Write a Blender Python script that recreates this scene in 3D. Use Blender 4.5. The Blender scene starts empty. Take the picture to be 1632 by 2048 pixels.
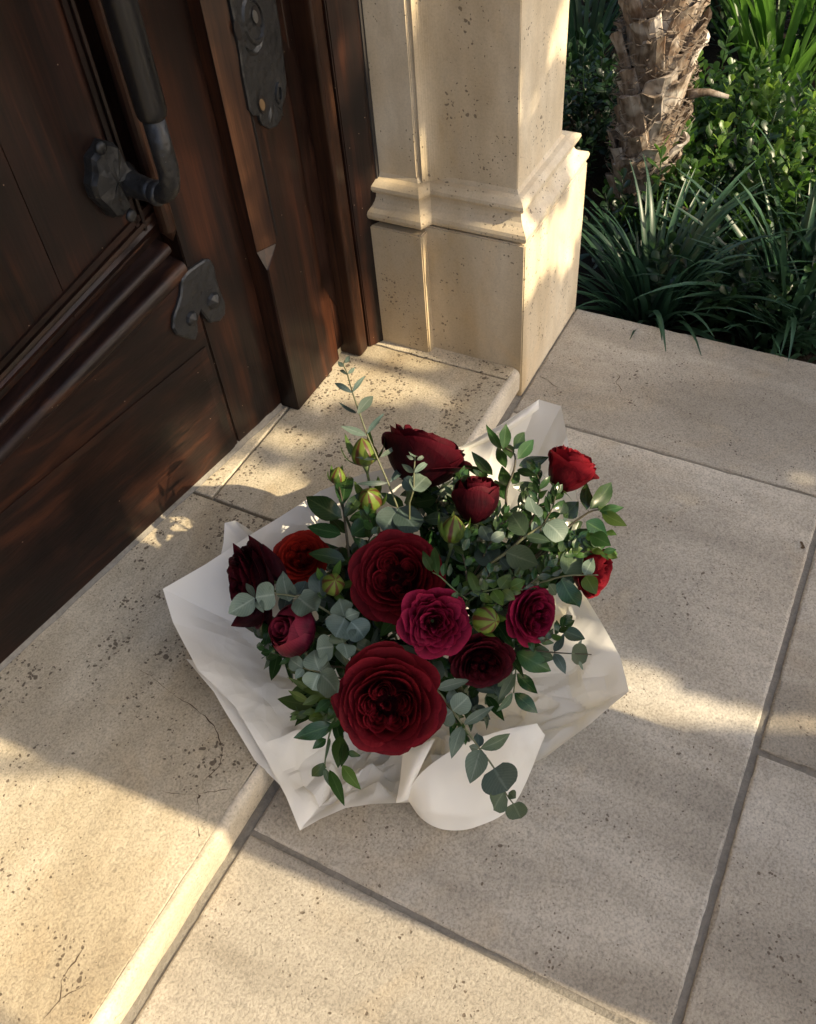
import bpy, bmesh, math, random
import numpy as np
from mathutils import Vector, Matrix
from mathutils import noise as mnoise

# ------------------------------------------------------------------ camera
CAM_H = 1.05
HEAD, PITCH, ROLL, FPX = math.radians(31.85), math.radians(-48.47), math.radians(-6.25), 1804.0
PW, PH = 1632.0, 2048.0
FWD = Vector((math.cos(PITCH)*math.cos(HEAD), math.cos(PITCH)*math.sin(HEAD), math.sin(PITCH)))
_r = FWD.cross(Vector((0, 0, 1))).normalized(); _u = _r.cross(FWD)
RGT = _r*math.cos(ROLL) + _u*math.sin(ROLL)
UPV = -_r*math.sin(ROLL) + _u*math.cos(ROLL)
CAMP = Vector((0, 0, CAM_H))
scene = bpy.context.scene
COL = scene.collection
cd = bpy.data.cameras.new('camera'); cam = bpy.data.objects.new('camera', cd); COL.objects.link(cam)
cam.matrix_world = Matrix(((RGT.x, UPV.x, -FWD.x, CAMP.x), (RGT.y, UPV.y, -FWD.y, CAMP.y), (RGT.z, UPV.z, -FWD.z, CAMP.z), (0, 0, 0, 1)))
cd.sensor_fit = 'VERTICAL'; cd.sensor_height = 36.0; cd.lens = 36.0*FPX/PH
cd.clip_start = 0.02; cd.clip_end = 400
scene.camera = cam
scene.render.resolution_x = 816; scene.render.resolution_y = 1024

# ------------------------------------------------------------------ sky, sun, exposure
SUN_EL = math.radians(33.0)
SUN_AZ = Vector((0.08, -1.0, 0)).normalized()
TOSUN = (SUN_AZ*math.cos(SUN_EL) + Vector((0, 0, math.sin(SUN_EL)))).normalized()
world = bpy.data.worlds.new('World'); scene.world = world; world.use_nodes = True
wn = world.node_tree.nodes; wl = world.node_tree.links
bg = wn['Background']; bg.inputs['Strength'].default_value = 0.15
sky = wn.new('ShaderNodeTexSky'); sky.sky_type = 'NISHITA'; sky.sun_disc = False
sky.sun_elevation = SUN_EL; sky.sun_rotation = math.atan2(TOSUN.x, TOSUN.y)
sky.air_density = 0.8; sky.dust_density = 3.5; sky.ozone_density = 0.4
wl.new(sky.outputs['Color'], bg.inputs['Color'])
sl = bpy.data.lights.new('sun', 'SUN'); sl.energy = 4.6; sl.angle = math.radians(0.45); sl.color = (1.0, 0.83, 0.56)
so = bpy.data.objects.new('sun', sl); COL.objects.link(so)
so.rotation_euler = TOSUN.to_track_quat('Z', 'Y').to_euler(); so.location = TOSUN*20
vs = scene.view_settings
vs.view_transform = 'Standard'; vs.look = 'None'; vs.gamma = 1.0; vs.exposure = 0.80
try: vs.use_curve_mapping = False
except Exception: pass
scene.cycles.use_denoising = True
scene.cycles.max_bounces = 6; scene.cycles.diffuse_bounces = 3; scene.cycles.glossy_bounces = 3; scene.cycles.transmission_bounces = 4; scene.cycles.transparent_max_bounces = 6
scene.cycles.use_adaptive_sampling = True; scene.cycles.adaptive_threshold = 0.02

# ------------------------------------------------------------------ helpers
def ray(x, y): return FWD + RGT*((x-PW/2)/FPX) + UPV*((PH/2-y)/FPX)
def at_z(x, y, z): d = ray(x, y); return CAMP + d*((z-CAM_H)/d.z)
def at_y(x, y, Y): d = ray(x, y); return CAMP + d*(Y/d.y)
def at_x(x, y, X): d = ray(x, y); return CAMP + d*(X/d.x)
def at_plane(x, y, p0, n): d = ray(x, y); return CAMP + d*((p0-CAMP).dot(n)/d.dot(n))
def V(*a): return Vector(a)
def lerp(a, b, t): return a + (b-a)*t
def smooth(a, b, x):
    t = max(0.0, min(1.0, (x-a)/(b-a))); return t*t*(3-2*t)

def new_mesh(name, verts, faces, mat=None, smooth_shade=False):
    me = bpy.data.meshes.new(name)
    me.from_pydata([tuple(v) for v in verts], [], faces); me.update()
    if mat: me.materials.append(mat)
    if smooth_shade: me.polygons.foreach_set('use_smooth', [True]*len(me.polygons))
    return me
def add(name, me, parent=None, loc=None):
    o = bpy.data.objects.new(name, me); COL.objects.link(o)
    if parent is not None: o.parent = parent
    if loc is not None: o.location = loc
    return o
def tag(o, label=None, cat=None, group=None, kind=None):
    if label: o['label'] = label
    if cat: o['category'] = cat
    if group: o['group'] = group
    if kind: o['kind'] = kind
    return o
def thing(name, label, cat, loc=(0, 0, 0), group=None):
    o = bpy.data.objects.new(name, None); COL.objects.link(o); o.location = loc; o.empty_display_size = 0.05
    return tag(o, label, cat, group)
def obj(name, verts, faces, mat, parent=None, sm=False):
    """mesh in world coordinates, stored relative to its parent's location"""
    me = new_mesh(name, verts, faces, mat, sm)
    o = add(name, me, parent)
    if parent is not None:
        off = Vector((0, 0, 0)); p = parent
        while p is not None: off += p.location; p = p.parent
        me.transform(Matrix.Translation(-off))
    return o
def bm_obj(name, bm, mat, parent=None, sm=False):
    me = bpy.data.meshes.new(name); bm.normal_update(); bm.to_mesh(me); bm.free()
    if mat: me.materials.append(mat)
    if sm: me.polygons.foreach_set('use_smooth', [True]*len(me.polygons))
    o = add(name, me, parent)
    if parent is not None:
        off = Vector((0, 0, 0)); p = parent
        while p is not None: off += p.location; p = p.parent
        me.transform(Matrix.Translation(-off))
    return o
def box_bm(x0, x1, y0, y1, z0, z1, bev=0.0, seg=2):
    bm = bmesh.new(); bmesh.ops.create_cube(bm, size=1)
    for v in bm.verts:
        v.co = Vector((lerp(x0, x1, v.co.x+.5), lerp(y0, y1, v.co.y+.5), lerp(z0, z1, v.co.z+.5)))
    if bev > 0: bmesh.ops.bevel(bm, geom=bm.edges[:], offset=bev, segments=seg, affect='EDGES', profile=0.5)
    return bm
def grid_faces(nu, nv, wrap=False):
    f = []
    for i in range(nu if wrap else nu-1):
        for j in range(nv-1):
            a = i*nv+j; b = ((i+1) % nu)*nv+j
            f.append((a, b, b+1, a+1))
    return f
def tube(pts, rads, n=8, cap=True):
    """verts, faces of a tapering tube along pts"""
    pts = [Vector(p) for p in pts]; vs_, fs = [], []
    t0 = (pts[1]-pts[0]).normalized()
    ref = V(0, 0, 1) if abs(t0.z) < .9 else V(1, 0, 0)
    nrm = t0.cross(ref).normalized()
    for i, p in enumerate(pts):
        t = (pts[min(i+1, len(pts)-1)]-pts[max(i-1, 0)]).normalized()
        nrm = (nrm - t*nrm.dot(t)).normalized(); b = t.cross(nrm)
        r = rads[i] if hasattr(rads, '__len__') else rads
        for k in range(n):
            a = 2*math.pi*k/n
            vs_.append(p + nrm*(r*math.cos(a)) + b*(r*math.sin(a)))
    for i in range(len(pts)-1):
        for k in range(n):
            fs.append((i*n+k, i*n+(k+1) % n, (i+1)*n+(k+1) % n, (i+1)*n+k))
    if cap:
        fs.append(tuple(range(n-1, -1, -1))); m = (len(pts)-1)*n; fs.append(tuple(m+k for k in range(n)))
    return vs_, fs
def bez(p0, p1, p2, n):
    return [p0*((1-t)**2) + p1*(2*t*(1-t)) + p2*(t*t) for t in [i/(n-1) for i in range(n)]]
def poly_lerp(pts, t):
    """point at parameter t (0..1) along a polyline by length"""
    L = [0]
    for a, b in zip(pts, pts[1:]): L.append(L[-1] + (Vector(b)-Vector(a)).length)
    s = t*L[-1]
    for i in range(len(pts)-1):
        if s <= L[i+1] or i == len(pts)-2:
            return Vector(pts[i]).lerp(Vector(pts[i+1]), (s-L[i])/max(1e-9, L[i+1]-L[i]))

# ------------------------------------------------------------------ materials
class NT:
    def __init__(s, name):
        s.m = bpy.data.materials.new(name); s.m.use_nodes = True
        s.n = s.m.node_tree.nodes; s.l = s.m.node_tree.links
        s.b = s.n['Principled BSDF']; s.out = s.n['Material Output']
    def node(s, t, **kw):
        nd = s.n.new(t)
        for k, v in kw.items(): setattr(nd, k, v)
        return nd
    def link(s, a, b): s.l.new(a, b)
    def val(s, sock, v):
        if isinstance(v, bpy.types.NodeSocket): s.l.new(v, sock)
        else: sock.default_value = v
    def pos(s, scale=(1, 1, 1), obj_space=False, jitter=0.0):
        if obj_space: src = s.node('ShaderNodeTexCoord').outputs['Object']
        else: src = s.node('ShaderNodeNewGeometry').outputs['Position']
        if jitter:
            oi = s.node('ShaderNodeObjectInfo'); ad = s.node('ShaderNodeVectorMath', operation='ADD')
            mu = s.node('ShaderNodeMath', operation='MULTIPLY'); s.link(oi.outputs['Random'], mu.inputs[0]); mu.inputs[1].default_value = jitter
            s.link(src, ad.inputs[0]); s.link(mu.outputs[0], ad.inputs[1]); src = ad.outputs[0]
        mp = s.node('ShaderNodeMapping'); mp.inputs['Scale'].default_value = scale; s.link(src, mp.inputs['Vector'])
        return mp.outputs['Vector']
    def noise(s, vec, scale, detail=4, rough=.55, dist=0.0, dim='3D'):
        nd = s.node('ShaderNodeTexNoise'); nd.inputs['Scale'].default_value = scale; nd.inputs['Detail'].default_value = detail
        nd.inputs['Roughness'].default_value = rough; nd.inputs['Distortion'].default_value = dist; s.link(vec, nd.inputs['Vector'])
        return nd.outputs['Fac']
    def voro(s, vec, scale, feature='F1', rand=1.0):
        nd = s.node('ShaderNodeTexVoronoi', feature=feature); nd.inputs['Scale'].default_value = scale
        nd.inputs['Randomness'].default_value = rand; s.link(vec, nd.inputs['Vector']); return nd
    def ramp(s, fac, stops, interp='LINEAR'):
        nd = s.node('ShaderNodeValToRGB'); nd.color_ramp.interpolation = interp; els = nd.color_ramp.elements
        while len(els) < len(stops): els.new(0.5)
        for e, (p, c) in zip(els, stops):
            e.position = p; e.color = (c, c, c, 1) if isinstance(c, (int, float)) else (*c, 1)
        s.link(fac, nd.inputs['Fac']); return nd.outputs['Color']
    def mix(s, fac, a, b, mode='MIX'):
        nd = s.node('ShaderNodeMix', data_type='RGBA', blend_type=mode)
        s.val(nd.inputs['Factor'], fac)
        for sk, v in ((nd.inputs['A'], a), (nd.inputs['B'], b)):
            if isinstance(v, tuple): sk.default_value = (*v, 1) if len(v) == 3 else v
            else: s.val(sk, v)
        return nd.outputs['Result']
    def math(s, op, a, b=0.0, clamp=False):
        nd = s.node('ShaderNodeMath', operation=op, use_clamp=clamp); s.val(nd.inputs[0], a); s.val(nd.inputs[1], b); return nd.outputs[0]
    def bump(s, h, strength=.4, dist=.003, prev=None):
        nd = s.node('ShaderNodeBump'); nd.inputs['Strength'].default_value = strength; nd.inputs['Distance'].default_value = dist
        s.link(h, nd.inputs['Height'])
        if prev is not None: s.link(prev, nd.inputs['Normal'])
        return nd.outputs['Normal']
    def set(s, **kw):
        mp = {'color': 'Base Color', 'rough': 'Roughness', 'metal': 'Metallic', 'normal': 'Normal', 'spec': 'Specular IOR Level', 'sheen': 'Sheen Weight',
              'sheen_rough': 'Sheen Roughness', 'sheen_tint': 'Sheen Tint', 'coat': 'Coat Weight', 'coat_rough': 'Coat Roughness', 'sss': 'Subsurface Weight'}
        for k, v in kw.items():
            sk = s.b.inputs[mp[k]]
            if isinstance(v, tuple) and len(v) == 3: v = (*v, 1)
            s.val(sk, v)
        return s
    def translucent(s, color, fac, normal=None):
        t = s.node('ShaderNodeBsdfTranslucent'); s.val(t.inputs['Color'], (*color, 1) if isinstance(color, tuple) else color)
        mx = s.node('ShaderNodeMixShader'); mx.inputs[0].default_value = fac
        s.link(s.b.outputs[0], mx.inputs[1]); s.link(t.outputs[0], mx.inputs[2]); s.link(mx.outputs[0], s.out.inputs['Surface'])
        if normal is not None: s.link(normal, t.inputs['Normal'])
        return s

def mat_travertine(name, c_dark, c_mid, c_light, pits=1.0, grain=1.0, jitter=7.0, streak=(1, 1, 1), cracks=0.0, rough=.62, tint=.10, pscale=1.0):
    t = NT(name); p = t.pos(jitter=jitter); ps = t.pos(scale=streak, jitter=jitter)
    big = t.noise(ps, 5.0, 3, .6, .6)
    mid = t.noise(ps, 26.0, 4, .65, .4)
    fine = t.noise(p, 330.0, 2, .65)
    fin2 = t.noise(p, 130.0, 2, .7, 1.6)
    c = t.ramp(big, [(.36, c_dark), (.50, c_mid), (.63, c_light)])
    c = t.mix(t.ramp(mid, [(.38, .55), (.62, 0.0)]), c, tuple(x*.80 for x in c_mid))
    rust = t.ramp(t.noise(p, 7.5, 2, .6, 1.2), [(.56, 0.0), (.78, .30)])
    c = t.mix(rust, c, (c_mid[0]*1.04, c_mid[1]*.90, c_mid[2]*.70))
    g = t.ramp(fine, [(.30, .50), (.48, .96), (.70, 1.24)])
    c = t.mix(.62*grain, c, g, 'MULTIPLY')
    g2 = t.ramp(fin2, [(.33, .62), (.50, 1.0), (.68, 1.10)])
    c = t.mix(.55*grain, c, g2, 'MULTIPLY')
    # pits: cells whose random radius is large enough, in clusters
    wv = t.node('ShaderNodeVectorMath', operation='ADD'); sc_ = t.node('ShaderNodeVectorMath', operation='SCALE')
    nv = t.node('ShaderNodeTexNoise'); nv.inputs['Scale'].default_value = 120; nv.inputs['Detail'].default_value = 0; t.link(p, nv.inputs['Vector'])
    t.link(nv.outputs['Color'], sc_.inputs[0]); sc_.inputs['Scale'].default_value = 0.006; t.link(p, wv.inputs[0]); t.link(sc_.outputs[0], wv.inputs[1])
    clus = t.ramp(t.noise(p, 11.0, 2, .65, .8), [(.42, 0.0), (.66, 1.0)])
    pit = None
    for sc, th, pw in ((84.0, .25, 2.6), (190.0, .38, 1.5)):
        vo = t.voro(wv.outputs[0], sc)
        rnd = t.node('ShaderNodeSeparateColor'); t.link(vo.outputs['Color'], rnd.inputs[0])
        rad = t.math('MULTIPLY', t.math('MULTIPLY', t.math('POWER', rnd.outputs[0], pw), th), t.math('ADD', t.math('MULTIPLY', clus, .95*pscale), .16*pscale))
        m = t.math('MULTIPLY', t.math('SUBTRACT', rad, vo.outputs['Distance']), 26.0, True)
        pit = m if pit is None else t.math('MAXIMUM', pit, m)
    pit = t.math('MULTIPLY', pit, min(1.0, pits), True)
    c = t.mix(t.math('MULTIPLY', pit, .80), c, (.085, .060, .040))
    h = t.math('SUBTRACT', t.math('ADD', t.math('MULTIPLY', fine, .35*grain), t.math('MULTIPLY', fin2, .55*grain)), t.math('MULTIPLY', pit, 1.1))
    if cracks > 0:
        n1 = t.noise(p, 4.2, 4, .58, .9)
        line = t.math('SUBTRACT', 1.0, t.math('MULTIPLY', t.math('ABSOLUTE', t.math('SUBTRACT', n1, .5)), 210.0), True)
        msk = t.ramp(t.noise(p, 6.0, 1, .6), [(.50, 0.0), (.60, 1.0)])
        brk = t.ramp(t.noise(p, 60, 1, .6), [(.40, 0.0), (.56, 1.0)])
        ck = t.math('MULTIPLY', t.math('MULTIPLY', line, msk), brk)
        c = t.mix(t.math('MULTIPLY', ck, cracks), c, (.11, .07, .045))
    oi = t.node('ShaderNodeObjectInfo'); hs = t.node('ShaderNodeHueSaturation')
    t.val(hs.inputs['Value'], t.math('ADD', t.math('MULTIPLY', oi.outputs['Random'], tint), 1.0-tint/2)); t.link(c, hs.inputs['Color'])
    t.set(color=hs.outputs['Color'], rough=t.ramp(mid, [(.3, rough-.07), (.7, rough+.1)]), normal=t.bump(h, .45, .0022), spec=.35)
    return t.m

FLOOR_M = mat_travertine('travertine_floor', (.290, .258, .208), (.430, .388, .320), (.545, .502, .428), cracks=.18, streak=(1, .32, 1), tint=.16)
STEP_M = mat_travertine('travertine_step', (.375, .302, .20), (.535, .452, .318), (.63, .55, .41), cracks=.12, pscale=1.5, streak=(.4, 1, 1))
RISER_M = mat_travertine('travertine_nosing', (.42, .355, .26), (.555, .485, .375), (.65, .585, .48), pits=.6, grain=.7)
PILLAR_M = mat_travertine('travertine_pillar', (.48, .37, .225), (.63, .52, .36), (.72, .635, .49), pits=.85, grain=.28, pscale=1.2, streak=(1, 1, .35), jitter=0.0, tint=0.0, rough=.55)
def mat_grout():
    t = NT('grey_grout'); p = t.pos(); n = t.noise(p, 160, 4, .7); n2 = t.noise(p, 18, 3, .6)
    c = t.mix(n2, (.19, .175, .15), (.31, .285, .245)); c = t.mix(.6, c, t.ramp(n, [(.3, .55), (.6, 1.0)]), 'MULTIPLY')
    return t.set(color=c, rough=.9, normal=t.bump(n, .8, .003), spec=.2).m
GROUT_M = mat_grout()
def mat_wood(name, c0, c1, c2, axis='z', rough=.38, coat=.35):
    t = NT(name); sc = {'z': (1, 1, .045), 'x': (.045, 1, 1)}[axis]
    p = t.pos(scale=sc, jitter=3.0); pw = t.pos(jitter=3.0)
    g1 = t.noise(p, 38, 3, .62, .7); g2 = t.noise(p, 230, 2, .7); pat = t.noise(pw, 6.0, 2, .6, .5)
    c = t.ramp(g1, [(.30, c0), (.50, c1), (.70, c2)])
    c = t.mix(t.ramp(pat, [(.38, .85), (.62, 0.0)]), c, c0)
    c = t.mix(.6, c, t.ramp(g2, [(.32, .45), (.5, 1.0), (.7, 1.2)]), 'MULTIPLY')
    fl = t.voro(pw, 260.0); fr = t.node('ShaderNodeSeparateColor'); t.link(fl.outputs['Color'], fr.inputs[0])
    spk = t.math('MULTIPLY', t.math('GREATER_THAN', fr.outputs[0], .9965), t.math('LESS_THAN', fl.outputs['Distance'], .22))
    c = t.mix(t.math('MULTIPLY', spk, .55), c, (.34, .25, .17))
    r = t.ramp(pat, [(.3, rough-.08), (.7, rough+.18)])
    h = t.math('ADD', t.math('MULTIPLY', g1, .5), t.math('MULTIPLY', g2, .5))
    return t.set(color=c, rough=r, normal=t.bump(h, .5, .0014), coat=coat, coat_rough=.16, spec=.22).m
WOOD_Z = mat_wood('dark_wood_upright', (.0050, .0022, .0016), (.0195, .0062, .0032), (.068, .0205, .0075), rough=.44, coat=.22)
WOOD_X = mat_wood('dark_wood_crosswise', (.0050, .0022, .0016), (.0190, .0062, .0033), (.058, .0180, .0072), axis='x', rough=.44, coat=.22)
WOOD_RED = mat_wood('lit_worn_reddish_wood', (.014, .0055, .0035), (.052, .0195, .0080), (.125, .052, .0210), rough=.42, coat=.2)  # for worn faces that catch light: the light is put into the colour
WOOD_REDX = mat_wood('worn_reddish_wood_crosswise', (.008, .0040, .0036), (.019, .0080, .0062), (.080, .030, .0125), axis='x', rough=.46, coat=.15)
def mat_iron():
    t = NT('hammered_iron'); p = t.pos(); v = t.voro(p, 95.0, 'SMOOTH_F1'); n = t.noise(p, 240, 4, .7); n2 = t.noise(p, 22, 3, .6)
    c = t.mix(n2, (.017, .0178, .019), (.058, .0595, .062))
    spk = t.ramp(t.noise(p, 300, 3, .7, 2.0), [(.66, 0.0), (.74, 1.0)])
    c = t.mix(t.math('MULTIPLY', spk, .6), c, (.20, .20, .19))
    h = t.math('ADD', t.math('MULTIPLY', v.outputs['Distance'], .9), t.math('MULTIPLY', n, .25))
    return t.set(color=c, rough=t.ramp(n, [(.3, .26), (.7, .46)]), metal=.6, normal=t.bump(h, .5, .0045), spec=.5).m
IRON_M = mat_iron()
def mat_iron_smooth():
    t = NT('worn_iron_grip'); p = t.pos(scale=(1, 1, .2)); n = t.noise(p, 60, 3, .6)
    return t.set(color=t.mix(n, (.012, .012, .013), (.032, .032, .033)), rough=t.ramp(n, [(.3, .26), (.7, .40)]), metal=.6, normal=t.bump(n, .15, .002)).m
IRON_S = mat_iron_smooth()
def mat_plain(name, col, rough=.6, var=.25, scale=60, spec=.4):
    t = NT(name); n = t.noise(t.pos(), scale, 4, .65)
    c = t.mix(n, tuple(x*(1-var) for x in col), tuple(min(1, x*(1+var)) for x in col))
    return t.set(color=c, rough=rough, spec=spec, normal=t.bump(n, .2, .002)).m
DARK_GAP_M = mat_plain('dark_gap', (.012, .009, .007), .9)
PLUG_M = mat_plain('grey_lock_cylinder', (.07, .068, .062), .4)
CAULK_M = mat_plain('dark_caulk', (.03, .026, .024), .8)
BRASS_M = mat_plain('aged_brass_screw', (.15, .095, .045), .45)
LIT_GAP_M = mat_plain('pale_lit_gap', (.42, .38, .26), .6)  # pale tone stands for light in the door gap

# ================================================================== SETTING: ground, floor, step
RND = random.Random(4)
def soil_mat():
    t = NT('dark_soil'); p = t.pos(); n = t.noise(p, 30, 6, .7); n2 = t.noise(p, 140, 3, .7)
    c = t.mix(n, (.010, .007, .005), (.035, .026, .018))
    return t.set(color=c, rough=.95, normal=t.bump(t.math('ADD', n, n2), .9, .02), spec=.15).m
SOIL_M = soil_mat()
def ground():
    # one sheet: fine near the picture, out to the horizon
    xs = [-120, -30, -8, -3, 0] + [1.2+.12*i for i in range(28)] + [6, 12, 40, 120]
    ys = [-120, -30, -8, -3] + [-1.2+.14*i for i in range(26)] + [4, 8, 30, 120]
    vs_ = []
    for x in xs:
        for y in ys:
            h = .035*mnoise.noise(V(x*3.1, y*3.1, .3)) + .015*mnoise.noise(V(x*11, y*11, 2)) if 1.2 < x < 5 and -1.5 < y < 2.6 else 0
            vs_.append((x, y, -.13+h))
    o = obj('ground', vs_, grid_faces(len(xs), len(ys)), SOIL_M, None, True); tag(o, kind='structure')
ground()

def slab(name, x0, x1, y0, y1, ztop, thick, mat, parent, bev=.003, rough=.0026, step=.011, tilt=0.0):
    """a stone slab with worn, slightly uneven arrises"""
    nx = max(2, int((x1-x0)/step)+1); ny = max(2, int((y1-y0)/step)+1)
    ring = []
    def e(a): return (mnoise.noise(V(a*55, x0*3+y1, 1.7))*.7 + mnoise.noise(V(a*170, y0*5, 4.1))*.5)*rough
    for i in range(nx): x = lerp(x0, x1, i/nx); ring.append((x, y0 + e(x+9)))
    for i in range(ny): y = lerp(y0, y1, i/ny); ring.append((x1 - e(y+21), y))
    for i in range(nx): x = lerp(x1, x0, i/nx); ring.append((x, y1 - e(x+33)))
    for i in range(ny): y = lerp(y1, y0, i/ny); ring.append((x0 + e(y+47), y))
    n = len(ring); cx, cy = (x0+x1)/2, (y0+y1)/2
    vs_, fs = [], []
    def inset(p, d):
        x, y = p
        return (min(max(x, x0+d), x1-d), min(max(y, y0+d), y1-d))
    def ch(a, b): return max(0, mnoise.noise(V(a*40, b*40, 8.8)))*bev*1.2
    layers = [(0.0, -thick), (0.0, -bev), (bev*.35, -bev*.3), (bev*1.15, 0.0)]
    for d, dz in layers:
        for (x, y) in ring:
            q = inset((x, y), d + (ch(x, y) if d > 0 else 0)); vs_.append((q[0], q[1], ztop + dz + tilt*(q[0]-cx)))
    for L in range(len(layers)-1):
        for k in range(n):
            a = L*n+k; b = L*n+(k+1) % n
            fs.append((a, b, b+n, a+n))
    fs.append(tuple((len(layers)-1)*n+k for k in range(n)))
    return obj(name, vs_, fs, mat, parent)

YF = .437            # face of the riser and of the pillar
SZ = .055            # height of the step
floor = obj('floor', [(-2.4, -3.2, -.0035), (1.368, -3.2, -.0035), (1.368, YF+.02, -.0035), (-2.4, YF+.02, -.0035),
                      (-2.4, -3.2, -.16), (1.368, -3.2, -.16), (1.368, YF+.02, -.16), (-2.4, YF+.02, -.16)],
            [(0, 1, 2, 3), (7, 6, 5, 4), (0, 4, 5, 1), (1, 5, 6, 2), (2, 6, 7, 3), (3, 7, 4, 0)], GROUT_M)
tag(floor, kind='structure')
EDGE = 1.378
rows = [(-.0745, YF-.006, [(-2.35, -1.35, 0), (-1.34, -.56, 0), (-.55, .257, 0), (.2635, 1.0645, 0), (1.0675, EDGE, 0)]),
        (-.60, -.0825, [(-2.35, -1.0, 0), (-.99, -.20, 0), (-.19, .611, 0), (.619, EDGE, 0)]),
        (-1.12, -.61, [(-2.35, -1.5, 0), (-1.49, -.60, 0), (-.59, .25, 0), (.26, 1.06, 0), (1.07, EDGE, 0)]),
        (-1.64, -1.13, [(-2.35, -1.0, 0), (-.99, -.20, 0), (-.19, .611, 0), (.619, EDGE, 0)]),
        (-2.4, -1.65, [(-2.35, -1.5, 0), (-1.49, -.60, 0), (-.59, .25, 0), (.26, EDGE, 0)]),
        (-3.2, -2.41, [(-2.35, -1.0, 0), (-.99, -.20, 0), (-.19, EDGE, 0)])]
for y0, y1, xs in rows:
    for x0, x1, _ in xs:
        slab('paving_slab', x0, x1, y0, y1, RND.uniform(-.0006, .0006), .05, FLOOR_M, floor)

step = obj('doorstep', [(-1.3, YF+.02, SZ-.008), (1.30, YF+.02, SZ-.008), (1.30, 1.0, SZ-.008), (-1.3, 1.0, SZ-.008),
                        (-1.3, YF+.02, -.1), (1.30, YF+.02, -.1), (1.30, 1.0, -.1), (-1.3, 1.0, -.1)],
           [(0, 1, 2, 3), (7, 6, 5, 4), (0, 4, 5, 1), (1, 5, 6, 2), (2, 6, 7, 3), (3, 7, 4, 0)], GROUT_M)
tag(step, kind='structure')
NOSE = .011
slab('step_slab', -1.28, .6505, YF+NOSE-.0005, .90, SZ, .04, STEP_M, step, bev=.0015)
slab('step_slab', .6555, 1.076, YF+NOSE-.0005, .7515, SZ, .04, STEP_M, step, bev=.0015)
slab('step_slab', .6555, 1.076, .7555, .90, SZ-.0004, .04, STEP_M, step, bev=.0015)
slab('step_slab', 1.0775, 1.30, YF+NOSE-.0005, .90, SZ+.0012, .04, STEP_M, step, bev=.0015)
def nosing(x0, x1):
    prof = []                                            # (y, z): rounded front edge of the step
    for k in range(7):
        a = math.pi/2*k/6
        prof.append((YF+NOSE-.0005-NOSE*.96*math.sin(a), SZ-.013+.013*math.cos(a)))
    prof += [(YF+.0005, .012), (YF+.004, .002), (YF+.012, -.02)]
    xs = np.linspace(x0, x1, int((x1-x0)/.025)+2); vs_ = []
    for x in xs:
        for (y, z) in prof:
            d = .0011*mnoise.noise(V(x*22, z*60, 3.3)) + .0008*mnoise.noise(V(x*80, z*90, 1.3))
            vs_.append((x, y+d, z+d*.5))
    return obj('step_nosing', vs_, grid_faces(len(xs), len(prof)), RISER_M, step, True)
nosing(-1.28, 1.1085)

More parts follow.
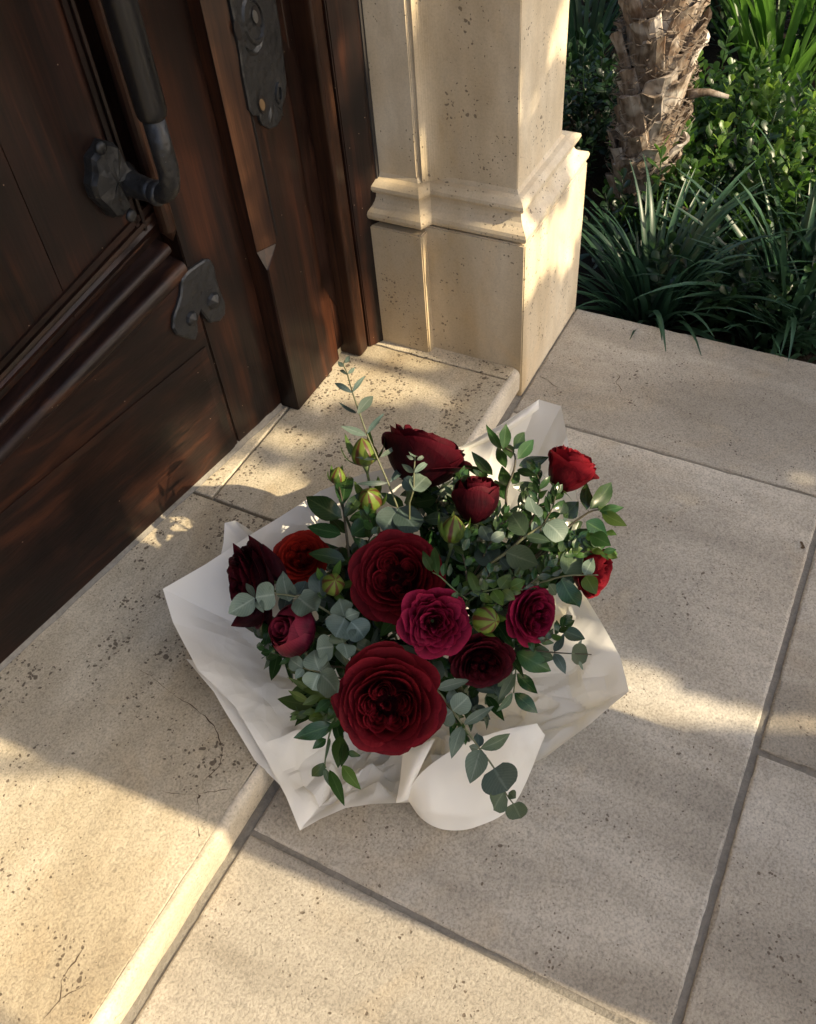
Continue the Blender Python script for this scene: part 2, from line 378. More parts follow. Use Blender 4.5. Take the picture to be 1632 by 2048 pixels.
# ================================================================== PILLAR (door surround)
PX, PXF = 1.109, 1.380        # plinth near and far face
def extrude_poly(name, poly, z0, z1, mat, parent, bev=.002, nz=1):
    bm = bmesh.new()
    bot = [bm.verts.new((x, y, z0)) for x, y in poly]
    bm.faces.new(bot[::-1]); top = [bm.verts.new((x, y, z1)) for x, y in poly]; bm.faces.new(top)
    n = len(poly)
    for i in range(n): bm.faces.new((bot[i], bot[(i+1) % n], top[(i+1) % n], top[i]))
    if bev: bmesh.ops.bevel(bm, geom=bm.edges[:], offset=bev, segments=2, affect='EDGES', clamp_overlap=True)
    bmesh.ops.recalc_face_normals(bm, faces=bm.faces[:])
    return bm_obj(name, bm, mat, parent)
def pillar(mirror=None, label=None):
    root = thing('stone_pillar', label, 'pillar', (PX if mirror is None else 2*mirror-PX, .55, 0))
    M = (lambda x: x) if mirror is None else (lambda x: 2*mirror-x)
    def P(pts): return [(M(x), y) for x, y in pts]
    extrude_poly('plinth', P([(1.108, .605), (1.109, YF-.003), (PXF, YF-.003), (PXF, 1.05), (1.16, 1.05), (1.16, .605)]), -.12, .292, PILLAR_M, root)
    extrude_poly('plinth', P([(1.090, .700), (1.090, .598), (1.175, .598), (1.175, .9), (1.14, .9), (1.112, .700)]), SZ-.02, .284, PILLAR_M, root)
    # shaft with fillet, groove and cove
    cove = [(1.119+.020*math.sin(a), .606-.050*(1-math.cos(a))) for a in [math.pi/2*k/8 for k in range(9)]]
    sh = [(1.118, .705), (1.118, .614), (1.124, .6125), (1.124, .6085), (1.119, .607)] + cove[1:] + [(1.139, .460), (1.320, .460), (1.320, 1.05), (1.18, 1.05), (1.18, .9), (1.135, .9), (1.135, .705)]
    extrude_poly('shaft', P(sh), .355, 2.5, PILLAR_M, root, bev=.0013)
    # base moulding: stacked offsets between shaft and plinth
    prof = [(.2915, .55), (.2935, .72), (.2955, .98), (.300, 1.09), (.3065, 1.12), (.313, 1.06), (.3175, .92), (.322, .76), (.329, .60), (.337, .50), (.345, .46), (.347, .56), (.3495, .66), (.3555, .74), (.3615, .71), (.366, .60), (.3685, .52), (.371, .42), (.3735, .12), (.381, .0), (.381, -.4)]
    prof = [(.2920+(z-.2915)*.79, o) for z, o in prof]
    def section(o, z=0):
        return [(1.118-.028*o, .70), (1.118-.028*o, .614-.016*o), (1.139-.029*o-.0005, .603-.014*o), (1.139-.029*o, .460-.025*o), (1.320+.056*o, .460-.025*o), (1.320+.056*o, 1.04), (1.20, 1.04), (1.16, .70)]
    vs_, fs = [], []; N = 8
    for z, o in prof:
        for x, y in section(o, z): vs_.append((M(x), y, z))
    for L in range(len(prof)-1):
        for k in range(N):
            f = (L*N+k, L*N+(k+1) % N, (L+1)*N+(k+1) % N, (L+1)*N+k); fs.append(f if mirror is None else f[::-1])
    m = obj('base_moulding', vs_, fs, PILLAR_M, root)
    md = m.modifiers.new('b', 'BEVEL'); md.width = .0016; md.segments = 2; md.limit_method = 'ANGLE'; md.angle_limit = math.radians(50)
    return root
pillar(None, 'pale travertine door pillar on a stepped base beside the garden')

# ================================================================== DOOR
# main leaf: a plane that runs from (.284,.839) to (.861,.767) in plan
D0, D1 = V(.284, .839, 0), V(.861, .767, 0)
DT = (D1-D0).normalized(); DN = V(DT.y, -DT.x, 0)          # DN points out of the house
def dp(x, z, out=0.0):
    """point of the main leaf's face at plan coordinate x"""
    return D0 + DT*((x-D0.x)/DT.x) + DN*out + V(0, 0, z)
def door_px(px, py): return at_plane(px, py, D0, DN)
leaf = thing('wooden_door', 'dark panelled wooden door leaf with a long iron pull handle', 'door', (.30, .84, SZ))
def dbox(name, x0, x1, z0, z1, o0, o1, mat, parent, bev=.0015):
    bm = box_bm(0, 1, 0, 1, 0, 1)
    for v in bm.verts: v.co = dp(lerp(x0, x1, v.co.x), lerp(z0, z1, v.co.z), lerp(o0, o1, v.co.y))
    bmesh.ops.recalc_face_normals(bm, faces=bm.faces[:])
    if bev: bmesh.ops.bevel(bm, geom=bm.edges[:], offset=bev, segments=2, affect='EDGES')
    return bm_obj(name, bm, mat, parent)
DL, DTOP = -.20, 2.25
dbox('stile', .766, .8755, SZ+.006, DTOP, -.05, 0, WOOD_Z, leaf)
dbox('stile', DL, DL+.11, SZ+.006, DTOP, -.05, 0, WOOD_Z, leaf)
def rail_T(x): return .408 + (x-.467)*(.468-.408)/(.725-.467)
def rail_B(x): return .315 + (x-.419)*(.365-.315)/(.719-.419)
# lower board (rail) below the mouldings, with a top that follows them
def lower_rail():
    xs = [DL+.112, .764]; vs_ = []
    for x in xs:
        for o in (-.05, 0.0):
            vs_ += [dp(x, SZ+.006, o), dp(x, rail_B(x)+.004, o)]
    fs = [(2, 6, 7, 3), (0, 1, 5, 4), (0, 2, 3, 1), (4, 5, 7, 6), (0, 4, 6, 2), (1, 3, 7, 5)]
    return obj('bottom_rail', vs_, fs, WOOD_X, leaf)
lower_rail()
# raised field on the bottom rail with bevelled edge
def raised(name, x0, x1, z0, z1, b, h, mat):
    vs_ = [dp(x0, z0, .0005), dp(x1, z0, .0005), dp(x1, z1, .0005), dp(x0, z1, .0005), dp(x0, z0, h*.55), dp(x1, z0, h*.55), dp(x1, z1, h*.55), dp(x0, z1, h*.55),
           dp(x0+b, z0, h), dp(x1-b, z0, h), dp(x1-b, z1-b*.7, h), dp(x0+b, z1-b*.7, h)]
    fs = [(0, 1, 5, 4), (1, 2, 6, 5), (2, 3, 7, 6), (3, 0, 4, 7), (4, 5, 9, 8), (5, 6, 10, 9), (6, 7, 11, 10), (7, 4, 8, 11), (8, 9, 10, 11)]
    return obj(name, vs_, fs, mat, leaf)
raised('bottom_panel', DL+.13, .757, SZ+.008, .262, .014, .0024, WOOD_X)
# big field above the rail, of upright boards
edges = [DL+.11, .05, .26, .43, .597, .737]
for a, b in zip(edges, edges[1:]):
    xs = (a+.0006, b-.0006); vs_ = []
    for x in xs:
        for o in (-.045, -.020): vs_ += [dp(x, rail_T(x)-.03, o), dp(x, DTOP-.15, o)]
    fs = [(2, 6, 7, 3), (0, 1, 5, 4), (0, 2, 3, 1), (4, 5, 7, 6), (0, 4, 6, 2), (1, 3, 7, 5)]
    obj('panel_board', vs_, fs, WOOD_Z, leaf)
dbox('top_rail', DL+.112, .764, DTOP-.16, DTOP, -.05, 0, WOOD_X, leaf)
# crosswise mouldings: (v, out) where v runs from the field edge (0) to the lower edge (1)
def sweep_rail(name, prof, mat, x0=DL+.11, x1=.764, sm=True):
    xs = np.linspace(x0, x1, 9); vs_ = []
    for x in xs:
        for v, o in prof: vs_.append(dp(x, lerp(rail_T(x), rail_B(x), v), o))
    return obj(name, vs_, grid_faces(len(xs), len(prof)), mat, leaf, sm)
sweep_rail('field_bead', [(-.10, -.022), (-.10, -.016), (-.02, -.016), (-.02, -.019), (.02, -.019), (.02, -.014), (.07, -.013), (.075, -.017), (.12, -.017), (.16, -.013), (.30, -.022), (.40, -.024)], WOOD_X, sm=False)
sweep_rail('roll_moulding', [(.38, -.030), (.43, -.022)] + [(.51-.075*math.cos(a), -.012+.010*math.sin(a)) for a in [math.pi*k/8 for k in range(9)]] + [(.60, -.020), (.66, -.030)], WOOD_REDX, x1=.752)
sweep_rail('roll_moulding', [(.62, -.032), (.73, -.026)] + [(.87-.115*math.cos(a), -.006+.010*math.sin(a)) for a in [math.pi*k/10 for k in range(10)]] + [(.985, -.002), (1.02, .0008), (1.03, -.01)], WOOD_REDX, x1=.7635)
# upright moulding between field and stile
def upright(name, prof, z0, z1, mat, parent=leaf, pf=dp, sm=True, taper=None):
    zs = [z0, z0+.25*(z1-z0), z1]; vs_ = []
    for z in zs:
        for x, o in prof: vs_.append(pf(x, z, o))
    return obj(name, vs_, grid_faces(len(zs), len(prof)), mat, parent, sm)
upright('field_bead', [(.722, -.022), (.722, -.016), (.728, -.016), (.728, -.019), (.7315, -.019), (.7315, -.014), (.735, -.013), (.7355, -.018), (.742, -.026), (.748, -.028)], rail_T(.73)-.012, DTOP-.155, WOOD_Z, sm=False)
def lambs_tongue(name, xa, xb, zt, zp, base, h, mat, parent, pf, z1):
    """half-round strip that ends in a pointed stop"""
    n = 8; vs_ = []
    for z, s in ((z1, 1), (lerp(zt, z1, .3), 1), (zt+.012, 1), (zt, .96)):
        for k in range(n+1):
            a = math.pi*k/n; xm = (xa+xb)/2; w = (xb-xa)/2
            vs_.append(pf(xm-w*math.cos(a), z, base+h*s*math.sin(a)))
    tip = pf((xa+xb)/2+.3*(xb-xa)/2, zp, base+.001)
    fs = [f[::-1] for f in grid_faces(4, n+1)]
    vs_.append(tip); t = len(vs_)-1
    for k in range(n): fs.append((3*(n+1)+k, 3*(n+1)+k+1, t))
    return obj(name, vs_, fs, mat, parent, False)
lambs_tongue('roll_moulding', .7475, .7685, .448, .428, -.006, .015, WOOD_RED, leaf, dp, DTOP-.15)
obj('moulding_backing', [dp(.735, rail_B(.73)-.01, -.034), dp(.767, rail_B(.73)-.01, -.034), dp(.767, DTOP-.15, -.034), dp(.735, DTOP-.15, -.034)], [(0, 1, 2, 3)], WOOD_Z, leaf)
dbox('weather_gap', DL, .8755, SZ+.0015, SZ+.0055, -.05, -.004, DARK_GAP_M, leaf, bev=0)
# strip of old sealant along the foot of the door
def foot_strip():
    xs = np.linspace(DL, .872, 60); vs_ = []
    for x in xs:
        w = .003+.003*mnoise.noise(V(x*30, 0, 0)); h = .004+.002*mnoise.noise(V(x*45, 3, 0))
        for o, z in ((-.003, SZ+.012), (.001, SZ+h+.003), (w, SZ+.0022), (w+.003, SZ+.0005)): vs_.append(dp(x, z, o))
    return obj('sealant_strip', vs_, grid_faces(len(xs), 4), GROUT_M, leaf, True)
foot_strip()

# ---- pull handle (part of the leaf)
hroot = bpy.data.objects.new('pull_handle', None); COL.objects.link(hroot); hroot.parent = leaf
def hpart(name, vs_, fs, sm=True):
    return obj(name, vs_, fs, IRON_M, hroot, sm)
pc = at_plane(243, 362, D0+DN*(-.018), DN)
# backplate: lumpy, faceted outline
outl = [(196, 300), (206, 281), (228, 286), (240, 305), (252, 330), (268, 345), (262, 372), (250, 395), (256, 415), (246, 434), (228, 436), (212, 418), (192, 398), (183, 372), (186, 345), (183, 318)]
ob = [at_plane(px, py, D0+DN*(-.006), DN) for px, py in outl]
cen = sum(ob, Vector())/len(ob)
vs_ = []; n = len(ob)
for s, o in ((1.0, -.014), (1.0, -.001), (.90, .006), (.55, .0075), (.0, .010)):
    for k, p in enumerate(ob):
        q = cen + (p-cen)*s; vs_.append(q + DN*(o + (.0012*((k*7) % 3-1) if s < .95 else 0)))
hpart('back_plate', vs_, [f for L in range(4) for k in range(n) for f in [(L*n+k, (L*n+(k+1) % n), (L+1)*n+(k+1) % n, (L+1)*n+k)]], sm=False)
def lathe_pts(p, ax, prof, n=14):
    ax = ax.normalized(); e1 = ax.cross(V(0, 0, 1)); e1 = e1.normalized() if e1.length > .1 else V(1, 0, 0); e2 = ax.cross(e1); vs_ = []
    for d, r in prof:
        for k in range(n):
            a = 2*math.pi*k/n; vs_.append(p+ax*d+e1*(r*math.cos(a))+e2*(r*math.sin(a)))
    fs = [(L*n+k, L*n+(k+1) % n, (L+1)*n+(k+1) % n, (L+1)*n+k) for L in range(len(prof)-1) for k in range(n)]
    fs += [tuple(range(n-1, -1, -1)), tuple((len(prof)-1)*n+k for k in range(n))]
    return vs_, fs
# arm: straight out of the plate, then a bend up into the grip
best = min((( (lambda p: ((816+FPX*((p-CAMP).dot(RGT))/((p-CAMP).dot(FWD))-352)**2))(pc+DN*t)), t) for t in [i*.002 for i in range(1, 80)])[1]
STAND = best
elb = pc + DN*STAND
vs_, fs = lathe_pts(pc+DN*.004, DN, [(0, .024), (.010, .0175), (.02, .0150), (STAND*.45, .0135), (STAND*.60, .0128)]); hpart('arm_socket', vs_, fs)
vs_, fs = lathe_pts(pc+DN*(STAND*.60), DN, [(0, .0135), (.003, .0150), (.009, .0150), (.012, .0130)]); hpart('collar', vs_, fs)
def topx(p): 
    q = p-CAMP; return (816+FPX*q.dot(RGT)/q.dot(FWD), 1024-FPX*q.dot(UPV)/q.dot(FWD))
bend = bez(pc+DN*(STAND*.62), elb+DN*.004, elb+V(0, 0, .055), 10)
pts = bend+[elb+V(0, 0, .10)]
vs_, fs = tube(pts, [.0118]*6+[.0122, .0124, .0125, .0126, .0126], 12); hpart('arm', vs_, fs)
vs_, fs = lathe_pts(elb+V(0, 0, .095), V(0, 0, 1), [(0, .0135), (.002, .0155), (.006, .0166), (.012, .0170), (.02, .0172), (.50, .0180), (.52, .0150)], 24); obj('grip', vs_, fs, IRON_S, hroot, True)
for dx, dz in ((-.006, .044), (.004, -.046)):
    p = cen + DT*dx + V(0, 0, dz)
    vs_, fs = lathe_pts(p+DN*.0065, DN, [(0, .008), (.003, .0078), (.005, .004), (.0052, .001)], 10); hpart('bolt_head', vs_, fs)
# ---- wrought corner plate on the stile
cpl = [(359, 556), (372, 540), (405, 517), (415, 517), (424, 530), (428, 556), (436, 580), (446, 604), (446, 626), (436, 640), (416, 644), (404, 630), (396, 618), (390, 640), (392, 662), (386, 678), (370, 676), (348, 668), (341, 655), (342, 632), (350, 610), (356, 590)]
def plate(name, outline, pf, parent, thick=.004, dome=.002, mat=IRON_M):
    ob = [pf(px, py) for px, py in outline]; n_ = DN if pf is door_px else V(0, -1, 0)
    cen = sum(ob, Vector())/len(ob); bm = bmesh.new(); b0 = [bm.verts.new(p) for p in ob]
    f = bm.faces.new(b0); bm.normal_update()
    if f.normal.dot(n_) < 0: f.normal_flip()
    r = bmesh.ops.extrude_face_region(bm, geom=[f]); tv = [v for v in r['geom'] if isinstance(v, bmesh.types.BMVert)]
    for v in tv: v.co += n_*thick
    top = [g for g in r['geom'] if isinstance(g, bmesh.types.BMFace)][0]
    bmesh.ops.inset_region(bm, faces=[top], thickness=.0025, depth=0)
    for v in top.verts: v.co += n_*dome
    bmesh.ops.recalc_face_normals(bm, faces=bm.faces[:])
    return bm_obj(name, bm, mat, parent)
pl = plate('corner_plate', cpl, door_px, leaf)
def stud(px, py, r, parent, pf=door_px, n_=DN, out=.006):
    p = pf(px, py)+n_*out; e1 = n_.cross(V(0, 0, 1)).normalized(); e2 = n_.cross(e1)
    vs_ = [p+e1*(r*math.cos(a))+e2*(r*math.sin(a)) for a in [math.pi/4*k for k in range(8)]]
    vs_ += [p+n_*.004+e1*(r*.8*math.cos(a))+e2*(r*.8*math.sin(a)) for a in [math.pi/4*k for k in range(8)]]+[p+n_*.009]
    fs = [(k, (k+1) % 8, 8+(k+1) % 8, 8+k) for k in range(8)]+[(8+k, 8+(k+1) % 8, 16) for k in range(8)]
    return obj('pyramid_stud', vs_, fs, IRON_M, parent)
stud(377, 634, .011, pl); stud(421, 599, .013, pl)

# ---- second leaf, in front and to the right
YL = .733
leaf2 = thing('wooden_door_leaf', 'narrow dark wooden door leaf with a pierced iron lock plate', 'door', (.96, YL, SZ))
STOPZ = .352
AX = .874
def stile2():
    c1, c2 = .013, .030
    top = [(AX, .80), (AX, YL+c1), (AX+c2, YL), (.985, YL), (.985, .80)]
    low = [(AX, .80), (AX, YL+.002), (AX+.002, YL), (.985, YL), (.985, .80)]
    vs_ = [(x, y, SZ+.002) for x, y in low]+[(x, y, STOPZ-.026) for x, y in low]+[(x, y, STOPZ) for x, y in top]+[(x, y, DTOP) for x, y in top]
    fs = [(L*5+k, L*5+(k+1) % 5, (L+1)*5+(k+1) % 5, (L+1)*5+k) for L in range(3) for k in range(5)]+[(4, 3, 2, 1, 0), (15, 16, 17, 18, 19)]
    return obj('lock_stile', vs_, fs, WOOD_Z, leaf2)
stile2()
# worn chamfer as its own strip, a hair proud, its light put into paler colour
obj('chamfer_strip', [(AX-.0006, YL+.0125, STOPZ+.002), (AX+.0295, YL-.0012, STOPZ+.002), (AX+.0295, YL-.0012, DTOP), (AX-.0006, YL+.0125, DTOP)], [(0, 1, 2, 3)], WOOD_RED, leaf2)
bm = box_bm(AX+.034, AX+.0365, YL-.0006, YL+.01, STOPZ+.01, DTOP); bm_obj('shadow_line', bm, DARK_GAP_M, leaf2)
bm = box_bm(.9865, 1.0155, YL+.003, .80, SZ+.002, DTOP, .002); bm_obj('board', bm, WOOD_Z, leaf2)
bm = box_bm(1.0165, 1.047, YL+.004, .80, SZ+.020, DTOP, .002); bm_obj('board', bm, WOOD_Z, leaf2)
bm = box_bm(1.004, 1.060, YL+.010, .79, SZ+.0005, SZ+.019, .002); bm_obj('lit_gap_strip', bm, LIT_GAP_M, leaf2)  # yellowish light in the gap under the board, put into a pale strip
# mitre line of the narrow panel: a thin sloping bead
obj('panel_bevel', [(1.0005, YL+.0015, .60), (1.0465, YL+.0005, .52), (1.0465, YL+.0025, .135), (1.020, YL+.0022, .178), (1.0005, YL+.0022, .22)], [(0, 4, 3, 2, 1)], WOOD_Z, leaf2)
# lock plate
def y733(px, py): return at_y(px, py, YL)
esc = [(430, -130), (515, -140), (546, 0), (556, 60), (563, 120), (568, 165), (567, 190), (560, 212), (561, 225), (556, 240), (548, 252), (535, 257), (521, 250), (515, 238), (514, 230), (502, 230), (494, 220), (489, 195), (480, 150), (473, 100), (466, 60), (454, 0)]
lp = plate('lock_plate', esc, y733, leaf2, thick=.004, dome=.001)
def disc(name, px, py, rx_, rz_, out, mat, parent, h=.001, rot=0.0, inner=None):
    c = y733(px, py)+V(0, -out, 0); n = 18; vs_ = []; fs = []
    for s in ((1.0, 0), (.92, h)) if inner is None else ((1.0, 0), (.9, h), (inner+.06, h), (inner, 0)):
        for k in range(n):
            a = 2*math.pi*k/n; x = rx_*s[0]*math.cos(a); z = rz_*s[0]*math.sin(a)
            vs_.append(c+V(x*math.cos(rot)-z*math.sin(rot), -s[1], x*math.sin(rot)+z*math.cos(rot)))
    m = 2 if inner is None else 4
    for L in range(m-1):
        for k in range(n): fs.append((L*n+k, L*n+(k+1) % n, (L+1)*n+(k+1) % n, (L+1)*n+k))
    if inner is None: fs.append(tuple(n+k for k in range(n)))
    return obj(name, vs_, fs, mat, parent)
disc('keyhole_rim', 500, 40, .022, .030, .0048, IRON_M, lp, .003, .2, .72)
disc('keyhole', 505, 31, .0075, .013, .0062, DARK_GAP_M, lp, .0004, .2)
disc('key_cylinder', 501, 32, .005, .008, .0066, PLUG_M, lp, .001, .2)
disc('screw_hole', 517, 207, .0075, .0125, .0062, DARK_GAP_M, lp, .0004, .2)
disc('screw_head', 515, 208, .005, .008, .0070, BRASS_M, lp, .001, .2)
disc('notch', 467, 60, .006, .012, .0062, DARK_GAP_M, lp, .0004, .2)
disc('scroll_boss', 550, 185, .008, .014, .0052, IRON_M, lp, .003, -.2, .5)
def crescent():
    vs_ = []
    for k in range(15):
        a = math.radians(-150+k*150/14); w = .001+.0035*math.sin(math.pi*k/14)
        c = y733(497, 62)
        for s, h in ((-1, 0), (0, .003), (1, 0)):
            r = .024+s*w; vs_.append(c+V(r*math.cos(a)*.85, -.005-h, r*math.sin(a)))
    return obj('crescent_ridge', vs_, grid_faces(15, 3), IRON_M, lp)
crescent()
def leaf_ridge(px, py, l, ang):
    c = y733(px, py); d = V(math.sin(ang), 0, -math.cos(ang)); s = V(math.cos(ang), 0, math.sin(ang)); vs_ = []
    for k in range(7):
        t = k/6; w = .0035*math.sin(math.pi*t)
        for q, h in ((-1, 0), (0, .0028), (1, 0)): vs_.append(c+d*(l*t)+s*(w*q)+V(0, -.0052-h*math.sin(math.pi*t), 0))
    return obj('leaf_ridge', vs_, grid_faces(7, 3), IRON_M, lp)
leaf_ridge(540, 205, .03, .1); leaf_ridge(535, 212, .022, -.5); leaf_ridge(546, 212, .022, .6)

# ---- door frame post next to the pillar, and head
frame = thing('door_frame', 'dark wooden door frame post against the travertine pillar', 'door frame', (1.06, .70, SZ))
bm = box_bm(1.0335, 1.0615, .7035, .84, SZ+.001, 2.4, .005, 3); bm_obj('bead_post', bm, WOOD_RED, frame)
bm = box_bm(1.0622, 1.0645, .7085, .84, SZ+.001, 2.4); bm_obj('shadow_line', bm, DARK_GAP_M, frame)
extrude_poly('post', [(1.0652, .7025), (1.1055, .6805), (1.1165, .6805), (1.1165, .84), (1.0652, .84)], SZ+.001, 2.4, WOOD_Z, frame, bev=.0015)
extrude_poly('caulk_line', [(1.1085, .6785), (1.1172, .6785), (1.1172, .70), (1.1085, .70)], SZ+.001, 2.4, CAULK_M, frame, bev=0)
bm = box_bm(DL-.06, 1.0325, .70, .90, DTOP+.004, 2.4, .003); bm_obj('head', bm, WOOD_X, frame)
bm = box_bm(DL-.06, DL-.004, .80, .95, SZ+.001, DTOP+.002, .003); bm_obj('post', bm, WOOD_Z, frame)
# dark room behind the gaps, wall over the door
wall = thing('house_wall', 'plain plastered house wall over the door', 'wall', (.4, 1.0, 0))
bm = box_bm(-1.6, 1.36, .93, 1.25, 2.4, 3.4); bm_obj('lintel_wall', bm, PILLAR_M, wall)
bm = box_bm(DL-.05, 1.10, .90, .92, SZ, 2.4); bm_obj('back_board', bm, DARK_GAP_M, wall)
bm = box_bm(-3.0, DL-.065, .72, 1.25, 0, 3.4); bm_obj('side_wall', bm, PILLAR_M, wall)
bm = box_bm(1.262, 1.36, 1.06, 4.0, -.15, 3.4); bm_obj('return_wall', bm, PILLAR_M, wall)

# ---- hairline cracks in the stone (real, hair-thin fillings a fraction of a millimetre proud)
CRACK_M = mat_plain('crack_filling', (.10, .070, .045), .9, .4, 200, .1)
def crack(pts, z, parent, w=.0009, seed=0.0):
    P = [at_z(px, py, z+.0004) for px, py in pts]; Q = []
    n = max(8, int(sum((b-a).length for a, b in zip(P, P[1:]))/.004))
    vs_ = []
    for i in range(n):
        t = i/(n-1); p = poly_lerp(P, t); q = poly_lerp(P, min(1, t+.02))-poly_lerp(P, max(0, t-.02)); s = V(-q.y, q.x, 0).normalized()
        p = p+s*(.0022*mnoise.noise(V(i*.31+seed, 1.1, 0))+.0012*mnoise.noise(V(i*.9+seed, 4.1, 0))); hw = w*max(.02, .55+.9*mnoise.noise(V(i*.22+seed, 9.7, 2)))*min(1, 8*t+.1, 8*(1-t)+.1)
        vs_ += [p+s*hw, p-s*hw]
    return obj('crack', vs_, grid_faces(n, 2), CRACK_M, parent)
crack([(278, 1338), (300, 1352), (330, 1375), (355, 1395), (385, 1412), (410, 1432), (428, 1452), (440, 1480), (445, 1505), (440, 1530), (415, 1555), (393, 1580)], SZ, step, seed=1)
crack([(310, 1580), (345, 1587), (393, 1588), (430, 1582), (460, 1578)], SZ, step, seed=2)
crack([(393, 1590), (398, 1620), (395, 1650), (400, 1672)], SZ, step, .0008, 3)
crack([(388, 1582), (394, 1586), (400, 1592), (396, 1598)], SZ, step, .0040, 4)
crack([(85, 2040), (120, 2000), (123, 1960), (150, 1920), (166, 1898)], SZ, step, .0008, 5)
crack([(122, 1997), (150, 1980), (172, 1970)], SZ, step, .0007, 6)
crack([(1226, 742), (1240, 752), (1232, 765), (1243, 778), (1238, 792)], 0, floor, .0008, 7)
crack([(1079, 753), (1098, 760), (1105, 770), (1122, 776)], 0, floor, .0008, 8)
crack([(1602, 1082), (1606, 1092), (1605, 1098)], 0, floor, .0045, 11)

# ================================================================== GARDEN
RG = random.Random(23)
GZ = -.125
def mat_green(name, c0, c1, rough=.4, transl=.25, tcol=None, spec=.4, scale=25):
    t = NT(name); n = t.noise(t.pos(), scale, 2, .6); c = t.mix(n, c0, c1)
    oi = t.node('ShaderNodeObjectInfo'); hs = t.node('ShaderNodeHueSaturation'); t.link(c, hs.inputs['Color'])
    t.val(hs.inputs['Value'], t.math('ADD', t.math('MULTIPLY', oi.outputs['Random'], .7), .62))
    t.set(color=hs.outputs['Color'], rough=rough, spec=spec)
    return t.translucent(tcol or tuple(min(1, x*1.8) for x in c1), transl).m
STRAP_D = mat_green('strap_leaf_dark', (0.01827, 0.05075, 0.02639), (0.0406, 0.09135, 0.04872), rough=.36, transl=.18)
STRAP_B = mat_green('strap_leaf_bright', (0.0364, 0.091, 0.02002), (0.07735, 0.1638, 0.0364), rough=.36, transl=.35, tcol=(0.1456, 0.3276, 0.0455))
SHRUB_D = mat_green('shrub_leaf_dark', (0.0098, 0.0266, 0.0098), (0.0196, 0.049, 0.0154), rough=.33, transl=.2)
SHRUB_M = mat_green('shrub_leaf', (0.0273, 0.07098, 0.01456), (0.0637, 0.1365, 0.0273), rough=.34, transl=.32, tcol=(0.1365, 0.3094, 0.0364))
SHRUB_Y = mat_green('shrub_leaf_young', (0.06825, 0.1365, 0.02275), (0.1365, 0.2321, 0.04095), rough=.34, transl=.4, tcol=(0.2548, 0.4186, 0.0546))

def blade_mesh(L, w, lean, droop, n=9, twist=.3):
    """a long arching strap leaf growing from the origin, leaning along +x"""
    vs_ = []; p = V(0, 0, 0); a = lean
    for i in range(n):
        t = i/(n-1); hw = .5*w*(min(1, t*6+.45))*(1-t**3.2) if i < n-1 else .0006
        s = V(0, 1, 0)*math.cos(twist*t)+V(math.cos(a), 0, -math.sin(a))*math.sin(twist*t); up = V(-math.cos(a), 0, math.sin(a))
        vs_ += [p-s*hw+up*hw*.35, p, p+s*hw+up*hw*.35]
        a += droop/(n-1)*(.4+1.3*t); p = p+V(math.sin(a), 0, math.cos(a))*(L/(n-1))
    return vs_, grid_faces(n, 3)
def clump(label, loc, n, L, w, mat, lean=(.1, .8), droop=(.6, 1.6), group='strap-leaved clumps in the garden bed', spread=.05, az=(0, 6.283), name='strap_leaf_clump'):
    root = thing(name, label, 'plant', loc, group)
    protos = []
    for k in range(9):
        ln = lerp(lean[0], lean[1], (k+.5)/9)
        vs_, fs = blade_mesh(L*RG.uniform(.75, 1.15), w*RG.uniform(.8, 1.2), ln, RG.uniform(*droop), twist=RG.uniform(-.6, .6)); protos.append(new_mesh('leaf_blade', vs_, fs, mat, True))
    for i in range(n):
        o = add('leaf_blade', RG.choice(protos), root); a = RG.uniform(*az); r = spread*math.sqrt(RG.random())
        o.location = (r*math.cos(a), r*math.sin(a), RG.uniform(-.01, .01)); o.rotation_euler = (0, 0, a+RG.gauss(0, .35)); s = RG.uniform(.75, 1.15); o.scale = (s, s, s)
    return root
def gp(px, py, z=GZ): return at_z(px, py, z)
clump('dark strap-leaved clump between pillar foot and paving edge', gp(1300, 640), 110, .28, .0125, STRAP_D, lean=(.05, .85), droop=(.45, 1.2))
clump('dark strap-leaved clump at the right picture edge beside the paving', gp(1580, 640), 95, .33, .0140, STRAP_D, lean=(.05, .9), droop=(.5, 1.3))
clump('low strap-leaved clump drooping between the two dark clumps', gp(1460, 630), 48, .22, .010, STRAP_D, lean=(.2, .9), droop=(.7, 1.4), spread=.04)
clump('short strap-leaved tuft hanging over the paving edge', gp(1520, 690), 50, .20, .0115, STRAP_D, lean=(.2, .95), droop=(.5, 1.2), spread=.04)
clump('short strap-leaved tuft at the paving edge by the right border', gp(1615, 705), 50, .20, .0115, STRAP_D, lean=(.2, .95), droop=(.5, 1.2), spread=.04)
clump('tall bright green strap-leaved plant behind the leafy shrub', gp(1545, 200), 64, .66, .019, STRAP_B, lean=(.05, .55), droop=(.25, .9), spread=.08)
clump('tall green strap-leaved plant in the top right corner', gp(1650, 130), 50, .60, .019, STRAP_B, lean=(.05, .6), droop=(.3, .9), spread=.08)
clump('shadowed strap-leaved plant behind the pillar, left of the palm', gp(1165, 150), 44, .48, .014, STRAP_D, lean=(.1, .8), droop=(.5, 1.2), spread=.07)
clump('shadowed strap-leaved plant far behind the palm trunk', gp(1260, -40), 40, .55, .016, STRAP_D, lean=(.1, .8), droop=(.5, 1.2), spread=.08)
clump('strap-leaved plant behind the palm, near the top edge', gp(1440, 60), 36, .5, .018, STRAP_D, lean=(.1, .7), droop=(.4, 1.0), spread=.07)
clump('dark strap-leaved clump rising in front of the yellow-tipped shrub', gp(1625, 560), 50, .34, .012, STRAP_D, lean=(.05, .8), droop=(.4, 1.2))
clump('dark strap-leaved plant beyond the right picture edge', gp(1730, 560), 30, .3, .012, STRAP_D, lean=(.05, .9), droop=(.5, 1.3))

